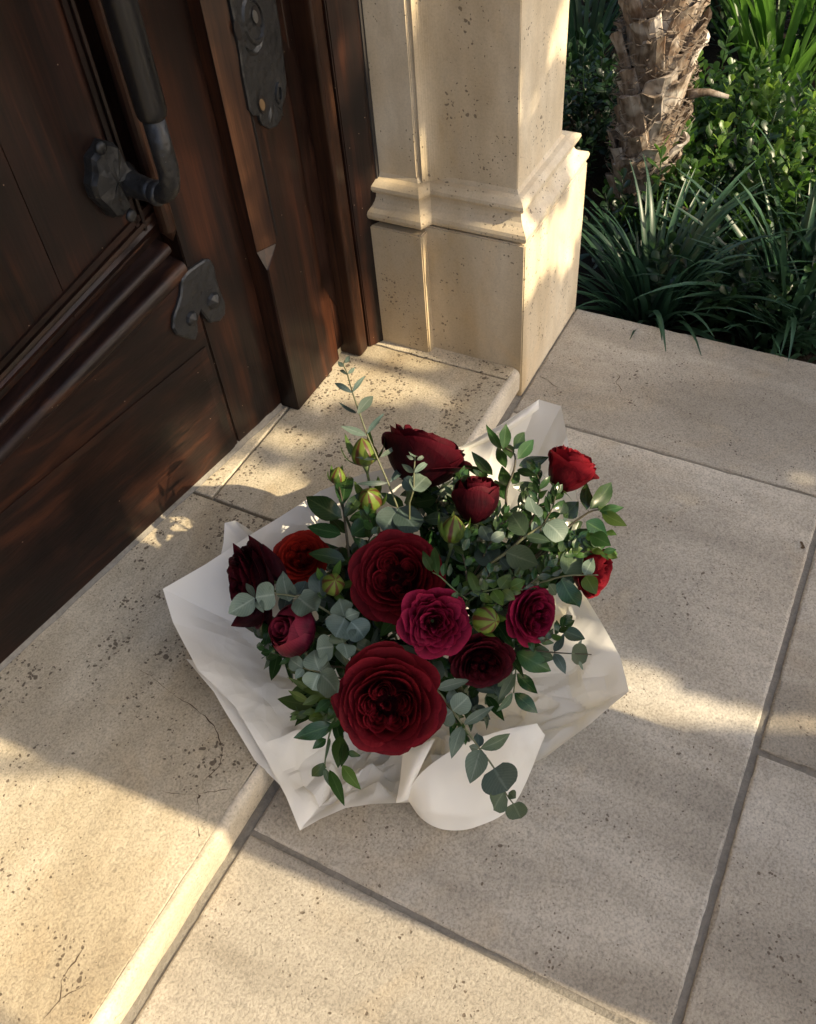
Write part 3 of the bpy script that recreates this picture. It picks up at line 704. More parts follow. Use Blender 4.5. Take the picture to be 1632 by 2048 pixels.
def sprig_mesh(nl, L, ll, lw, mat):
    """upright leafy shoot: whorls of small spoon-shaped leaves round a stem"""
    vs_, fs = tube([(0, 0, 0), (.004, .002, L*.5), (.0, .004, L)], [.0016, .0013, .0008], 5)
    for i in range(nl):
        t = (i+1)/nl; z = L*(.12+.88*t); a = i*2.4; up = lerp(.35, 1.1, t**2); d = V(math.cos(a)*math.cos(up), math.sin(a)*math.cos(up), math.sin(up)); s = V(-math.sin(a), math.cos(a), 0); nn = d.cross(s)
        l = ll*RG.uniform(.75, 1.1)*(1-.25*t); w = lw*(1-.2*t); b = V(0, 0, z); k = len(vs_)
        for q, hw, dz in ((0, .1, 0), (.35, .75, .02), (.68, 1.0, .0), (.9, .62, -.05), (1.0, .08, -.09)):
            c = b+d*(l*q)+V(0, 0, dz*l)
            vs_ += [c-s*(hw*w/2)+nn*(-.12*w*hw), c, c+s*(hw*w/2)+nn*(-.12*w*hw)]
        fs += [(k+r*3+c_, k+(r+1)*3+c_, k+(r+1)*3+c_+1, k+r*3+c_+1) for r in range(4) for c_ in range(2)]
    return new_mesh('leafy_shoot', vs_, fs, mat, True)
def shrub(label, cx, cy, rx, ry, h, n, mats, L=.15, ll=.040, lw=.0185, z0=GZ, lean=.5):
    root = thing('shrub', label, 'shrub', (cx, cy, z0), 'leafy shrubs in the garden bed')
    protos = [sprig_mesh(RG.randint(13, 18), L*RG.uniform(.8, 1.2), ll, lw, m) for m in mats for _ in range(3)]
    for i in range(n):
        a = RG.uniform(0, 6.283); r = math.sqrt(RG.random()); x = rx*r*math.cos(a); y = ry*r*math.sin(a)
        zt = h*(1-.55*r*r)*RG.uniform(.55, 1.05)
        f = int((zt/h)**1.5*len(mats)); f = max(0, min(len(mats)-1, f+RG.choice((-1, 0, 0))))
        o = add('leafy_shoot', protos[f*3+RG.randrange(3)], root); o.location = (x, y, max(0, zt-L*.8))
        o.rotation_euler = (RG.gauss(0, lean*.6)-y/ry*lean*.6, RG.gauss(0, lean*.6)+x/rx*lean*.6, RG.uniform(0, 6.28)); s = RG.uniform(.75, 1.15); o.scale = (s, s, s)
    vs_, fs = [], []
    for k in range(8):
        a = k*.785; b = len(vs_); v2, f2 = tube([(0, 0, -.02), (rx*.25*math.cos(a), ry*.25*math.sin(a), h*.35), (rx*.6*math.cos(a), ry*.6*math.sin(a), h*.6)], [.006, .004, .002], 5); vs_ += v2; fs += [tuple(i+b for i in f) for f in f2]
    add('branches', new_mesh('branches', vs_, fs, STEM_DK, False), root)
    return root
STEM_DK = mat_plain('woody_stem', (.05, .038, .025), .8)
def sh(label, px, py, z, *a, **k):
    p = at_z(px, py, z); return shrub(label, p.x, p.y, *a, **k)
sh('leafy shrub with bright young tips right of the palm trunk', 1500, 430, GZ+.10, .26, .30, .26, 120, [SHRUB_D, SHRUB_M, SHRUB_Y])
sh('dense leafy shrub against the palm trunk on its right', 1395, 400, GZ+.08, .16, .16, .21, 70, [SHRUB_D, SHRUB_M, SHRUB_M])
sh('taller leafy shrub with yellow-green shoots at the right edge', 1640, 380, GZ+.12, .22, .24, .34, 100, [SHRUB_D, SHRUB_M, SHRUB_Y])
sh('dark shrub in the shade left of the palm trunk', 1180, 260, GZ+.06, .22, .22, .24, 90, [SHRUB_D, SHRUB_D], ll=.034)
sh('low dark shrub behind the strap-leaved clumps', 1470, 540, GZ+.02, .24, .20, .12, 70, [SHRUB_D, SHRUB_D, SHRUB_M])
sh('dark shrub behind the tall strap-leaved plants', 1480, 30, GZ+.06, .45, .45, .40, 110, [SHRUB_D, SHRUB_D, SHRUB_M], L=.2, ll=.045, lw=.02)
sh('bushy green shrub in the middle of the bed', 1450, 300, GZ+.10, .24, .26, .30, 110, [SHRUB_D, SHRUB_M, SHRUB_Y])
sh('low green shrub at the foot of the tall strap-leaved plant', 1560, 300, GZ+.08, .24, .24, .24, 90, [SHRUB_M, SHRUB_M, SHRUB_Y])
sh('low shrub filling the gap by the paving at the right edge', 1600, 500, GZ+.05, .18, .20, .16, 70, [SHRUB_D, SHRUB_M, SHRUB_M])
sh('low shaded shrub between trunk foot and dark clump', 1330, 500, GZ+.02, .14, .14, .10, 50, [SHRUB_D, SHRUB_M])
def hedge():
    root = thing('hedge', 'dark leafy hedge closing the back of the garden bed', 'hedge', (4.0, .6, GZ))
    vs_, fs = [], []
    for i in range(5200):
        x = 3.7+RG.uniform(-.35, .5); y = RG.uniform(-2.0, 3.2); z = RG.uniform(.0, 1.7); d = Vector((RG.gauss(0, 1), RG.gauss(0, 1), RG.gauss(.3, .7))).normalized(); s = d.cross(Vector((RG.gauss(0, 1), RG.gauss(0, 1), RG.gauss(0, 1)))).normalized(); l = RG.uniform(.06, .11); w = l*.24; b = V(x, y, z+GZ); k = len(vs_)
        vs_ += [b, b+d*(l*.5)+s*w, b+d*l, b+d*(l*.5)-s*w]; fs.append((k, k+1, k+2, k+3))
    o = obj('foliage', vs_, fs, SHRUB_D, root); tag(o, kind='stuff')
hedge()

# ---- palm ------------------------------------------------------------
def mat_boot():
    t = NT('palm_leaf_base'); p = t.pos(scale=(1, 1, .3), jitter=5.0); n = t.noise(p, 60, 3, .65, .5); n2 = t.noise(t.pos(jitter=5.0), 16, 2, .6, .4)
    c = t.ramp(n, [(.28, (.075, .052, .036)), (.5, (.23, .175, .13)), (.72, (.42, .355, .29))])
    c = t.mix(t.ramp(n2, [(.50, 0.0), (.62, .75)]), c, (.56, .51, .45)); c = t.mix(t.ramp(n2, [(.30, .7), (.42, 0.0)]), c, (.12, .06, .03))
    oi = t.node('ShaderNodeObjectInfo'); hs = t.node('ShaderNodeHueSaturation'); t.link(c, hs.inputs['Color']); t.val(hs.inputs['Value'], t.math('ADD', t.math('MULTIPLY', oi.outputs['Random'], .6), .65))
    return t.set(color=hs.outputs['Color'], rough=.85, spec=.2, normal=t.bump(n, .6, .004)).m
BOOT_M = mat_boot()
FIBRE_M = mat_plain('palm_fibre', (.20, .165, .135), .9, .4, 120, .1)
CORE_M = mat_plain('palm_core', (.035, .024, .017), .95, .4, 60, .1)
def palm():
    b = gp(1268, 470); root = thing('palm_tree', 'palm with a shaggy trunk of cut leaf bases beside the pillar', 'palm tree', b)
    H = 2.3; top = V(.06, -.015, H)
    def cen(z): return V(.03*z/1.0*.6, 0, z)
    def rad(z): return lerp(.038, .050, min(1, z/.45))
    zs = [0, .1, .25, .5, .9, 1.5, H]; vs_, fs = tube([cen(z) for z in zs], [rad(z)+.006 for z in zs], 16); add('trunk', new_mesh('trunk', vs_, fs, CORE_M, True), root)
    def boot_mesh(w, L, th, split):
        vs_ = []; nv = 6; nu = 5
        for side in (0, 1):
            for j in range(nv):
                t = j/(nv-1); hw = .5*w*lerp(1.0, .55, t**.9)
                for i in range(nu):
                    u = -1+2*i/(nu-1); y = u*hw; bow = .011*(1-u*u)*lerp(.6, 1, t); jag = (RG.uniform(-.06, .04)+.16*(u*.6))*L if j == nv-1 else 0
                    vs_.append(V(bow+.020*t*t+(0 if side else -th), y, L*t+jag))
        n = nu*nv; g = grid_faces(nv, nu); fs = [tuple(i+n for i in f) for f in g]+[f[::-1] for f in g]
        fs += [(( nv-1)*nu+i, (nv-1)*nu+i+1, n+(nv-1)*nu+i+1, n+(nv-1)*nu+i) for i in range(nu-1)]
        for j in range(nv-1): fs += [(j*nu, (j+1)*nu, n+(j+1)*nu, n+j*nu), (j*nu+nu-1, n+j*nu+nu-1, n+(j+1)*nu+nu-1, (j+1)*nu+nu-1)]
        return new_mesh('leaf_base', vs_, fs, BOOT_M, False)
    protos = [boot_mesh(RG.uniform(.062, .082), RG.uniform(.066, .098), .006, 0) for _ in range(10)]
    k = 0; z = .05
    while z < 1.15:
        n = 6
        for i in range(n):
            a = 2*math.pi*(i+.5*(k % 2))/n+RG.uniform(-.14, .14); zz = z+RG.uniform(-.012, .012)
            o = add('leaf_base', RG.choice(protos), root); d = V(math.cos(a), math.sin(a), 0); o.location = cen(zz)+d*(rad(zz)+.006)
            o.rotation_euler = (RG.gauss(0, .10), RG.uniform(-.05, .13), a); s = RG.uniform(.8, 1.2); o.scale = (s, s, s)
        z += .037; k += 1
    # loose fibre: thin curling strands in the gaps, too fine to count
    vs_, fs = [], []
    for i in range(2300):
        a = RG.uniform(0, 6.283); zz = RG.uniform(.0, 1.1); r0 = rad(zz)+RG.uniform(.010, .030); dz = RG.uniform(-.02, .015); da = RG.choice((-1, 1))*RG.uniform(.15, .75); bow = RG.uniform(-.015, .012); kk = len(vs_); w = RG.uniform(.0006, .0013)
        for j in range(5):
            t = j/4; an = a+da*t; rr = r0+.012*math.sin(math.pi*t)*RG.uniform(.3, 1.4); p = cen(zz)+V(math.cos(an)*rr, math.sin(an)*rr, dz*t+bow*math.sin(math.pi*t)-.012*t)
            vs_ += [p+V(0, 0, w), p-V(0, 0, w)]
        fs += [(kk+2*j, kk+2*j+2, kk+2*j+3, kk+2*j+1) for j in range(4)]
    o = add('trunk_fibre', new_mesh('trunk_fibre', vs_, fs, FIBRE_M, False), root); tag(o, kind='stuff')
    # stub of a dead leaf stalk
    p0 = at_x(1392, 190, b.x)-b; p0 = V(p0.x, p0.y+.015, p0.z); pth = [p0, p0+V(.02, -.035, .0), p0+V(.02, -.075, -.004)]
    vs_, fs = tube(pth, [.010, .007, .004], 7); add('dead_stalk', new_mesh('dead_stalk', vs_, fs, BOOT_M, True), root)
    # crown, above the picture
    vs_, fs = [], []
    for f in range(13):
        a = f*2.4; el = RG.uniform(.3, 1.1); d = V(math.cos(a), math.sin(a), 0)
        for s in (-1, 1):
            for j in range(22):
                t = (j+1)/22; p = cen(H)+d*(1.5*t*math.cos(el*(1-.3*t)))+V(0, 0, 1.5*(t*math.sin(el)-.75*t*t)); sd = d.cross(V(0, 0, 1))*s; tip = p+sd*(.36*(1-.5*t))+d*.16+V(0, 0, -.14); kk = len(vs_)
                vs_ += [p, p+d*.016+V(0, 0, .004), tip]; fs.append((kk, kk+1, kk+2))
    add('crown', new_mesh('crown', vs_, fs, SHRUB_M, False), root)
palm()

# ================================================================== BOUQUET
TOCAM = -FWD
RB = random.Random(11)
def depth_of(p): return (Vector(p)-CAMP).dot(FWD)
def mpp(p): return depth_of(p)/FPX                       # metres per photo pixel at p
AXB = V(.500, .335, 0)                                   # where the bunch stands
BIND = AXB + V(0, 0, .085)

def mat_petal(name, base, dark, light, sheen=.14, transl=.09, rough=.62):
    t = NT(name); uv = t.node('ShaderNodeUVMap'); sp = t.node('ShaderNodeSeparateXYZ'); t.link(uv.outputs['UV'], sp.inputs[0])
    n = t.noise(t.pos(), 55, 3, .6, .6)
    c = t.mix(t.ramp(n, [(.35, 0.0), (.68, 1.0)]), dark, base)
    vein = t.node('ShaderNodeTexNoise'); vein.inputs['Detail'].default_value = 1
    mp = t.node('ShaderNodeMapping'); mp.inputs['Scale'].default_value = (26, 2.2, 1); t.link(uv.outputs['UV'], mp.inputs['Vector']); t.link(mp.outputs[0], vein.inputs['Vector']); vein.inputs['Scale'].default_value = 1.0
    c = t.mix(t.ramp(vein.outputs['Fac'], [(.35, .35), (.6, 0.0)]), c, dark)
    c = t.mix(t.ramp(sp.outputs['Y'], [(.74, 0.0), (1.0, .85)]), c, tuple(min(1, x*1.35) for x in light))
    oi = t.node('ShaderNodeObjectInfo'); hs = t.node('ShaderNodeHueSaturation'); t.link(c, hs.inputs['Color'])
    t.val(hs.inputs['Value'], t.math('ADD', t.math('MULTIPLY', oi.outputs['Random'], .5), .75))
    t.set(color=hs.outputs['Color'], rough=rough, spec=.10, sheen=sheen, sheen_rough=.45, sheen_tint=light, normal=t.bump(t.math('ADD', vein.outputs['Fac'], t.math('MULTIPLY', n, 1.6)), .35, .002))
    return t.translucent(tuple(min(1, x*2.2) for x in base), transl).m
PET = {
 'deep': mat_petal('petal_deep_crimson', (0.07432, 0.002027, 0.005405), (0.02252, 0.0006756, 0.002702), (0.1171, 0.005405, 0.009908)),
 'wine': mat_petal('petal_wine', (0.03133, 0.001371, 0.004308), (0.01097, 0.0005484, 0.00235), (0.05092, 0.003133, 0.007052)),
 'magenta': mat_petal('petal_magenta', (0.1279, 0.003197, 0.01865), (0.04795, 0.001066, 0.007459), (0.1918, 0.007992, 0.03463), sheen=.14),
 'scarlet': mat_petal('petal_scarlet', (0.1728, 0.00576, 0.003456), (0.07488, 0.002304, 0.002304), (0.2419, 0.0144, 0.006912), sheen=.12),
 'wine2': mat_petal('petal_dark_red', (0.03721, 0.001567, 0.0047), (0.01371, 0.0005875, 0.002742), (0.05875, 0.003525, 0.007834)),
 'red': mat_petal('petal_red', (0.1115, 0.004147, 0.008813), (0.04406, 0.001555, 0.004666), (0.1659, 0.009331, 0.01555), transl=.16),
 'plum': mat_petal('petal_plum', (0.1037, 0.007258, 0.02074), (0.03888, 0.00311, 0.01037), (0.1555, 0.01555, 0.02851), sheen=.2, rough=.36),
}
def mat_leaf(name, c0, c1, rib, rough=.42, transl=.22, tcol=None, spec=.4, ribw=.055):
    t = NT(name); uv = t.node('ShaderNodeUVMap'); sp = t.node('ShaderNodeSeparateXYZ'); t.link(uv.outputs['UV'], sp.inputs[0])
    n = t.noise(t.pos(), 70, 2, .6)
    c = t.mix(n, c0, c1)
    d = t.math('ABSOLUTE', t.math('SUBTRACT', sp.outputs['X'], .5))
    c = t.mix(t.ramp(d, [(0.0, .85), (ribw, 0.0)]), c, rib)
    wv = t.node('ShaderNodeTexWave', wave_type='BANDS', bands_direction='Y'); wv.inputs['Scale'].default_value = 2.6; wv.inputs['Distortion'].default_value = 1.0
    ad = t.node('ShaderNodeCombineXYZ'); t.val(ad.inputs['Y'], t.math('SUBTRACT', sp.outputs['Y'], t.math('MULTIPLY', d, .8))); t.link(ad.outputs[0], wv.inputs['Vector'])
    c = t.mix(t.ramp(wv.outputs['Fac'], [(.86, 0.0), (1.0, .28)]), c, rib)
    oi = t.node('ShaderNodeObjectInfo'); hs = t.node('ShaderNodeHueSaturation'); t.link(c, hs.inputs['Color'])
    t.val(hs.inputs['Value'], t.math('ADD', t.math('MULTIPLY', oi.outputs['Random'], .60), .66)); t.val(hs.inputs['Hue'], t.math('ADD', t.math('MULTIPLY', oi.outputs['Random'], .05), .472))
    bl = t.ramp(t.noise(t.pos(), 190, 1, .5), [(.64, 0.0), (.74, .4)])
    c2 = t.mix(bl, hs.outputs['Color'], tuple(x*.45 for x in c0))
    t.set(color=c2, rough=rough, spec=spec, normal=t.bump(n, .25, .0015))
    return t.translucent(tcol or tuple(x*1.8 for x in c1), transl).m
LEAF = {
 'euc': mat_leaf('leaf_eucalyptus', (0.078, 0.115, 0.084), (0.135, 0.182, 0.138), (0.2376, 0.288, 0.2376), rough=.55, transl=.12),
 'eucdark': mat_leaf('leaf_eucalyptus_blue', (0.040, 0.068, 0.058), (0.072, 0.110, 0.094), (0.1368, 0.1872, 0.1728), rough=.5, transl=.10),
 'olive': mat_leaf('leaf_eucalyptus_olive', (0.0432, 0.072, 0.036), (0.0756, 0.1152, 0.0612), (0.1584, 0.2016, 0.1224), rough=.45, transl=.18),
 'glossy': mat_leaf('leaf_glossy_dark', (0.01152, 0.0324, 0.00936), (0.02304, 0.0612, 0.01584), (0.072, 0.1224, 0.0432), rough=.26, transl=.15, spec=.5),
 'myrtle': mat_leaf('leaf_myrtle', (0.01872, 0.04752, 0.01296), (0.0396, 0.09, 0.02304), (0.0936, 0.1512, 0.0576), rough=.32, transl=.25, tcol=(0.072, 0.1728, 0.0288)),
 'fresh': mat_leaf('leaf_fresh_green', (0.0432, 0.0864, 0.01584), (0.0864, 0.1548, 0.0324), (0.1584, 0.2376, 0.0792), rough=.38, transl=.3, tcol=(0.1584, 0.288, 0.0432)),
}
def mat_bud():
    t = NT('bud_green'); uv = t.node('ShaderNodeUVMap'); sp = t.node('ShaderNodeSeparateXYZ'); t.link(uv.outputs['UV'], sp.inputs[0])
    w = t.math('SINE', t.math('MULTIPLY', sp.outputs['X'], 37.7)); n = t.noise(t.pos(), 90, 2, .6)
    st = t.math('ADD', w, t.math('MULTIPLY', t.math('SUBTRACT', n, .5), 1.6))
    c = t.mix(n, (.085, .135, .016), (.17, .225, .040)); c = t.mix(t.ramp(st, [(.25, 0.0), (.6, .9)]), c, (.085, .012, .014))
    t.set(color=c, rough=.4, spec=.35); return t.translucent((.3, .4, .05), .08).m
BUD_M = mat_bud()
STEM_M = mat_plain('stem_green', (.085, .120, .045), .5, .25, 80)
STEM_E = mat_plain('stem_eucalyptus', (.125, .13, .065), .5, .25, 80)
STEM_D = mat_plain('stem_brown', (.05, .042, .022), .5, .25, 80)

def with_uv(o, uvs):
    me = o.data; l = me.uv_layers.new(name='UVMap'); idx = np.empty(len(me.loops), dtype=np.int32); me.loops.foreach_get('vertex_index', idx)
    l.data.foreach_set('uv', np.array(uvs, dtype=np.float32)[idx].ravel()); return o

PROF = {
 'ovate': lambda t: math.sin(math.pi*min(1, t**.78))**.85,
 'lance': lambda t: math.sin(math.pi*t**.85)**.95 if t < .6 else math.sin(math.pi*.6**.85)**.95*((1-t)/.4)**.82,
 'round': lambda t: math.sqrt(max(0, 1-(2*t-1)**2))**.85,
 'heart': lambda t: (math.sqrt(max(0, 1-(1.85*t-.85)**2))) if t > .02 else .55,
 'strip': lambda t: (1-t**2.2),
}
def leaf_mesh(name, B, T, w, N, shape, mat, parent, fold=.16, bend=.06, wave=0.0, nl=9, petiole=.0):
    B = Vector(B); T = Vector(T); d = T-B; L = d.length; d.normalize(); N = (N-d*N.dot(d)).normalized(); s = d.cross(N)
    f = PROF[shape]; vs_, uvs = [], []; ph = RB.uniform(0, 6)
    SS = (-1, -.5, 0, .5, 1)
    for i in range(nl):
        t = i/(nl-1); hw = .5*w*max(.02, f(t)) if 0 < i < nl-1 else (.5*w*f(t) if shape == 'heart' and i == 0 else .012*w)
        for q in SS:
            p = B + d*(L*t) + s*(hw*q) + N*(bend*L*math.sin(math.pi*t) + fold*hw*abs(q) + wave*w*math.sin(ph+t*9)*q*abs(q))
            vs_.append(p); uvs.append((.5+.5*q, t))
    o = obj(name, vs_, grid_faces(nl, 5), mat, parent, True)
    return with_uv(o, uvs)

def stem_path(pts):
    """pixel path [(x, y, z)] -> smooth world path"""
    P = [at_z(*p) for p in pts]
    if len(P) < 3: return P
    out = []
    for i in range(len(P)-1):
        p0 = P[max(i-1, 0)]; p1 = P[i]; p2 = P[i+1]; p3 = P[min(i+2, len(P)-1)]
        for k in range(3):
            t = k/3
            out.append(.5*((2*p1)+(p2-p0)*t+(2*p0-5*p1+4*p2-p3)*t*t+(3*p1-p0-3*p2+p3)*t**3))
    return out+[P[-1]]
GROUP_F = 'stems standing in the paper-wrapped bouquet'
def sprig(name, label, cat, stem, leaves, mat, smat, shape='ovate', r=.0016, jit=.22, fold=.16, to_bind=True):
    """stem: [(px,py,z)] from the bunch outwards; leaves: (bx,by,tx,ty,width px[,mat][,dz])"""
    root = thing(name, label, cat, at_z(*stem[0]), GROUP_F)
    path = stem_path(stem)
    if to_bind:
        a = path[0]; mid = a.lerp(BIND, .5)+V(0, 0, -.01); path = [AXB+V(RB.uniform(-.02, .02), RB.uniform(-.02, .02), .02), BIND+V(RB.uniform(-.012, .012), RB.uniform(-.012, .012), 0), mid]+path
    n = len(path); vs_, fs = tube(path, [lerp(r*1.25, r*.6, i/(n-1)) for i in range(n)], 6); obj('stem', vs_, fs, smat, root, True)
    sp = np.array([(p[0], p[1]) for p in stem]); 
    for lf in leaves:
        bx, by, tx, ty, w = lf[:5]; m = mat; shp = shape; dz = 0.0
        for e in lf[5:]:
            if isinstance(e, str):
                if e in LEAF: m = e
                else: shp = e
            else: dz = e
        k = int(np.argmin(((sp-np.array((bx, by)))**2).sum(1))); z = stem[k][2]
        B = at_z(bx, by, z+.002); T = at_z(tx, ty, z+dz+RB.uniform(-.012, .010))
        N = (TOCAM*1.0 + V(0, 0, .25) + Vector((RB.gauss(0, jit), RB.gauss(0, jit), RB.gauss(0, jit)))).normalized()
        leaf_mesh('leaf', B, T, w*1.22*mpp(B), N, shp, LEAF[m], root, fold=fold*RB.uniform(.4, 1.6), bend=RB.uniform(-.10, .17), wave=RB.uniform(.0, .09))
    return root

# ---- roses -----------------------------------------------------------
def frame_of(axis, twist=0.0):
    a = axis.normalized(); e1 = a.cross(V(.13, .31, .94)); e1.normalize(); e2 = a.cross(e1)
    c, s = math.cos(twist), math.sin(twist); return e1*c+e2*s, e2*c-e1*s, a
def shell(parent, mat, O, fr, S, th, al, rb, rt, zb, zt, p=.5, bulge=0.0, curl=.08, wav=.03, rnd=.42, off=(0, 0), nu=11, nv=8, tip=0.0, drop=.5, name='petal', skew=.06):
    """one petal: part of a bowl of revolution with a rounded, slightly rolled lip"""
    e1, e2, a = fr; vs_, uvs = [], []; ph = RB.uniform(0, 6.28); k1 = RB.uniform(1.6, 3.2); sk = RB.uniform(-skew, skew); nt = RB.uniform(-.03, .05)
    for i in range(nu):
        u = -1+2*i/(nu-1); vm = 1-rnd*abs(u)**3.0+tip*max(0, 1-abs(u)*2.5)-nt*max(0, 1-abs(u)*4)+sk*u
        for j in range(nv):
            q = j/(nv-1); v = q*vm; vv = max(0, min(1.15, v))
            wdt = al*(.42+.58*math.sin(min(1, q*1.5)*math.pi/2))
            c = max(0, (q-.62)/.38)**2
            r = rb+(rt-rb)*vv**p + bulge*math.sin(math.pi*min(1, vv)) + curl*c*(1+.35*math.sin(k1*u+ph)) + wav*math.sin(ph+k1*1.7*u)*vv**3
            z = zb+(zt-zb)*vv - drop*curl*c*(1+.3*math.sin(ph+2*u)) + wav*.5*math.sin(ph*2+3.1*u)*vv**4
            an = th+u*wdt
            vs_.append(O+(e1*(r*math.cos(an)+off[0])+e2*(r*math.sin(an)+off[1])+a*z)*S); uvs.append((.5+.5*u, q))
    o = obj(name, vs_, grid_faces(nu, nv), mat, parent, True)
    return with_uv(o, uvs)
def calyx(root, O, fr, S, zb, stem_r=.0026, sep=True, sl=.5):
    e1, e2, a = fr
    base = O+a*(zb*S)
    pth = [base-a*(.01*S), base-a*(.18*S)] + bez(base-a*(.25*S), base-a*(.5*S)+(BIND-base)*.25, BIND+V(RB.uniform(-.012, .012), RB.uniform(-.012, .012), 0), 6)+[AXB+V(RB.uniform(-.02, .02), RB.uniform(-.02, .02), .02)]
    vs_, fs = tube(pth, [stem_r*2.4, stem_r*1.9]+[stem_r]*7, 7); obj('stem', vs_, fs, STEM_M, root, True)
    if sep:
        for k in range(5):
            an = k*1.257+RB.uniform(-.2, .2); d = (e1*math.cos(an)+e2*math.sin(an)); B = base+d*(.04*S); T = base+d*(S*sl*1.0)+a*(S*RB.uniform(-.15, .3)*sl)
            leaf_mesh('sepal', B, T, .22*S*sl*1.4, (a+d*.3), 'lance', LEAF['fresh'], root, bend=.1)
def rose_root(label, O, name='rose', cat='rose'): return thing(name, label, cat, O, GROUP_F)
def garden_rose(label, px, py, z, rpx, axis, mk, quarters=5, flat=1.0, guard=1.0, twist=0.0, inner_m=None):
    O = at_z(px, py, z); S = rpx*mpp(O); fr = frame_of(axis, twist); root = rose_root(label, O); m = PET[mk]; mi = PET[inner_m or mk]
    O2 = O - axis.normalized()*(.10*S)
    rings = [(5, .92, 1.02*guard, -.10, .95, .05, .036), (5, .88, .93, .04, .80, .06, .034), (5, .86, .83, .15, .62, .06, .030), (5, .86, .73, .24, .48, .05, .026), (5, .84, .635, .295, .38, .035, .022), (5, .80, .55, .315, .32, .028, .018)]
    t0 = RB.uniform(0, 6)
    for ri, (n, al, rt, zt, p, cu, wv) in enumerate(rings):
        t0 += math.pi/n+RB.uniform(-.2, .2)
        for k in range(n):
            th = t0+2*math.pi*k/n+RB.uniform(-.13, .13)
            shell(root, m if ri < 3 else mi, O2, fr, S, th, al*RB.uniform(.95, 1.10), .025, rt+RB.uniform(-.02, .02), -.45+.02*ri, zt*flat+RB.uniform(-.025, .025), p=p, curl=cu*RB.uniform(.6, 1.5), wav=wv, rnd=RB.uniform(.30, .50), nu=13)
    t0 = RB.uniform(0, 6)
    for q in range(quarters):
        an = t0+2*math.pi*q/quarters+RB.uniform(-.12, .12); R = .285; off = (R*math.cos(an), R*math.sin(an))
        for j, rr in enumerate((.215, .165, .118, .074, .034)):
            for side in (1, -1):
                shell(root, mi, O2, fr, S, an+side*(.95+.06*j)+RB.uniform(-.18, .18), 1.20, .01, rr*RB.uniform(.93, 1.07), -.15, (.325-.014*j)*flat+RB.uniform(-.015, .03), p=.28, curl=.022, wav=.010, rnd=.22, off=(off[0]*(1-.04*j), off[1]*(1-.04*j)), nu=11, nv=6)
    for k in range(5):
        shell(root, mi, O2, fr, S, k*1.3+RB.uniform(-.2, .2), .9, .01, RB.uniform(.045, .10), -.15, .25*flat+RB.uniform(-.02, .03), p=.35, curl=.015, wav=.01, nu=9, nv=5)
    calyx(root, O2, fr, S, -.45)
    return root
def ruffled(label, px, py, z, rpx, axis, mk, n=52, twist=0.0):
    """many short ruffled petals round a dark eye"""
    O = at_z(px, py, z); S = rpx*mpp(O); fr = frame_of(axis, twist); root = rose_root(label, O); m = PET[mk]; O2 = O-axis.normalized()*(.12*S)
    for k in range(6):
        shell(root, m, O2, fr, S, k*1.05+RB.uniform(-.2, .2), .80, .1, 1.03+RB.uniform(-.05, .1), -.45, .0, p=.9, curl=.06, wav=.03, rnd=.4)
    ga = 2.39996
    for i in range(n):
        f = (i+.5)/n; rr = .13+.80*f**.9; th = i*ga
        shell(root, m, O2, fr, S, th+RB.uniform(-.2, .2), lerp(1.0, .40, f**.7)*RB.uniform(.85, 1.2), .05, rr, -.30, .30*math.cos(f*1.15)+RB.uniform(-.05, .05), p=lerp(.35, .65, f), curl=RB.uniform(-.03, .09), wav=.05, rnd=.32, nu=9, nv=6, tip=RB.choice((0, -.10, 0)))
    calyx(root, O2, fr, S, -.45)
    return root
def cup_rose(label, px, py, z, rpx, axis, mk, twist=0.0, height=1.0, open_=1.0, sl=.5, spiral=7):
    """deep cup of broad petals with a spiral centre"""
    O = at_z(px, py, z); S = rpx*mpp(O); fr = frame_of(axis, twist); root = rose_root(label, O); m = PET[mk]
    H = height
    for ri, (n, al, rt, zt, p, cu) in enumerate(((3, 1.25, .94*open_, .40, .50, .16), (4, 1.05, .86*open_, .50, .48, .10), (4, 1.0, .74*open_, .56, .44, .06), (5, .9, .60*open_, .58, .40, .04))):
        t0 = RB.uniform(0, 6)
        for k in range(n):
            shell(root, m, O, fr, S, t0+2*math.pi*k/n+RB.uniform(-.15, .15), al*RB.uniform(.95, 1.15), .10, rt*RB.uniform(.96, 1.04), -.62*H+.02*ri, zt*H+RB.uniform(-.04, .04), p=p, bulge=.12, curl=cu*RB.uniform(.5, 1.5), wav=.02, rnd=RB.uniform(.22, .36), nu=15, nv=10)
    for k in range(spiral):
        f = 1-k/spiral
        shell(root, m, O, fr, S, k*2.4, 1.25, .04, .06+.40*f*open_, -.4*H, (.58+.03*(1-f))*H, p=.35, bulge=.02, curl=.03, wav=.012, rnd=.14, nu=13, nv=6)
    calyx(root, O, fr, S, -.62*H, sl=sl)
    return root
def bud_rose(label, px, py, z, rpx, axis, mk, twist=0.0, H=1.25, flare=.16, layers=2, sl=.55, rt0=.60, bl=.26):
    O = at_z(px, py, z); S = rpx*mpp(O); fr = frame_of(axis, twist); root = rose_root(label, O); m = PET[mk]
    for k in range(7):                                       # wound core
        f = 1-k/7
        shell(root, m, O, fr, S, k*2.3, 1.5, .03, .05+.42*f, -.45*H, (.60+.06*(1-f))*H, p=.4, bulge=.10*f, curl=.03, wav=.012, rnd=.10, nu=12, nv=6)
    for L in range(layers):
        for k in range(3):
            shell(root, m, O, fr, S, k*2.09+L*1.05+RB.uniform(-.15, .15), 1.22, .05, rt0+.09*L, -.70*H, (.56-.07*L)*H+RB.uniform(-.05, .03), p=.50, bulge=bl+.02*L, curl=flare*(.6+.7*L)*RB.uniform(.5, 1.3), wav=.025, rnd=RB.uniform(.15, .3), nu=13, nv=9)
    calyx(root, O, fr, S, -.72*H, sl=sl)
    return root
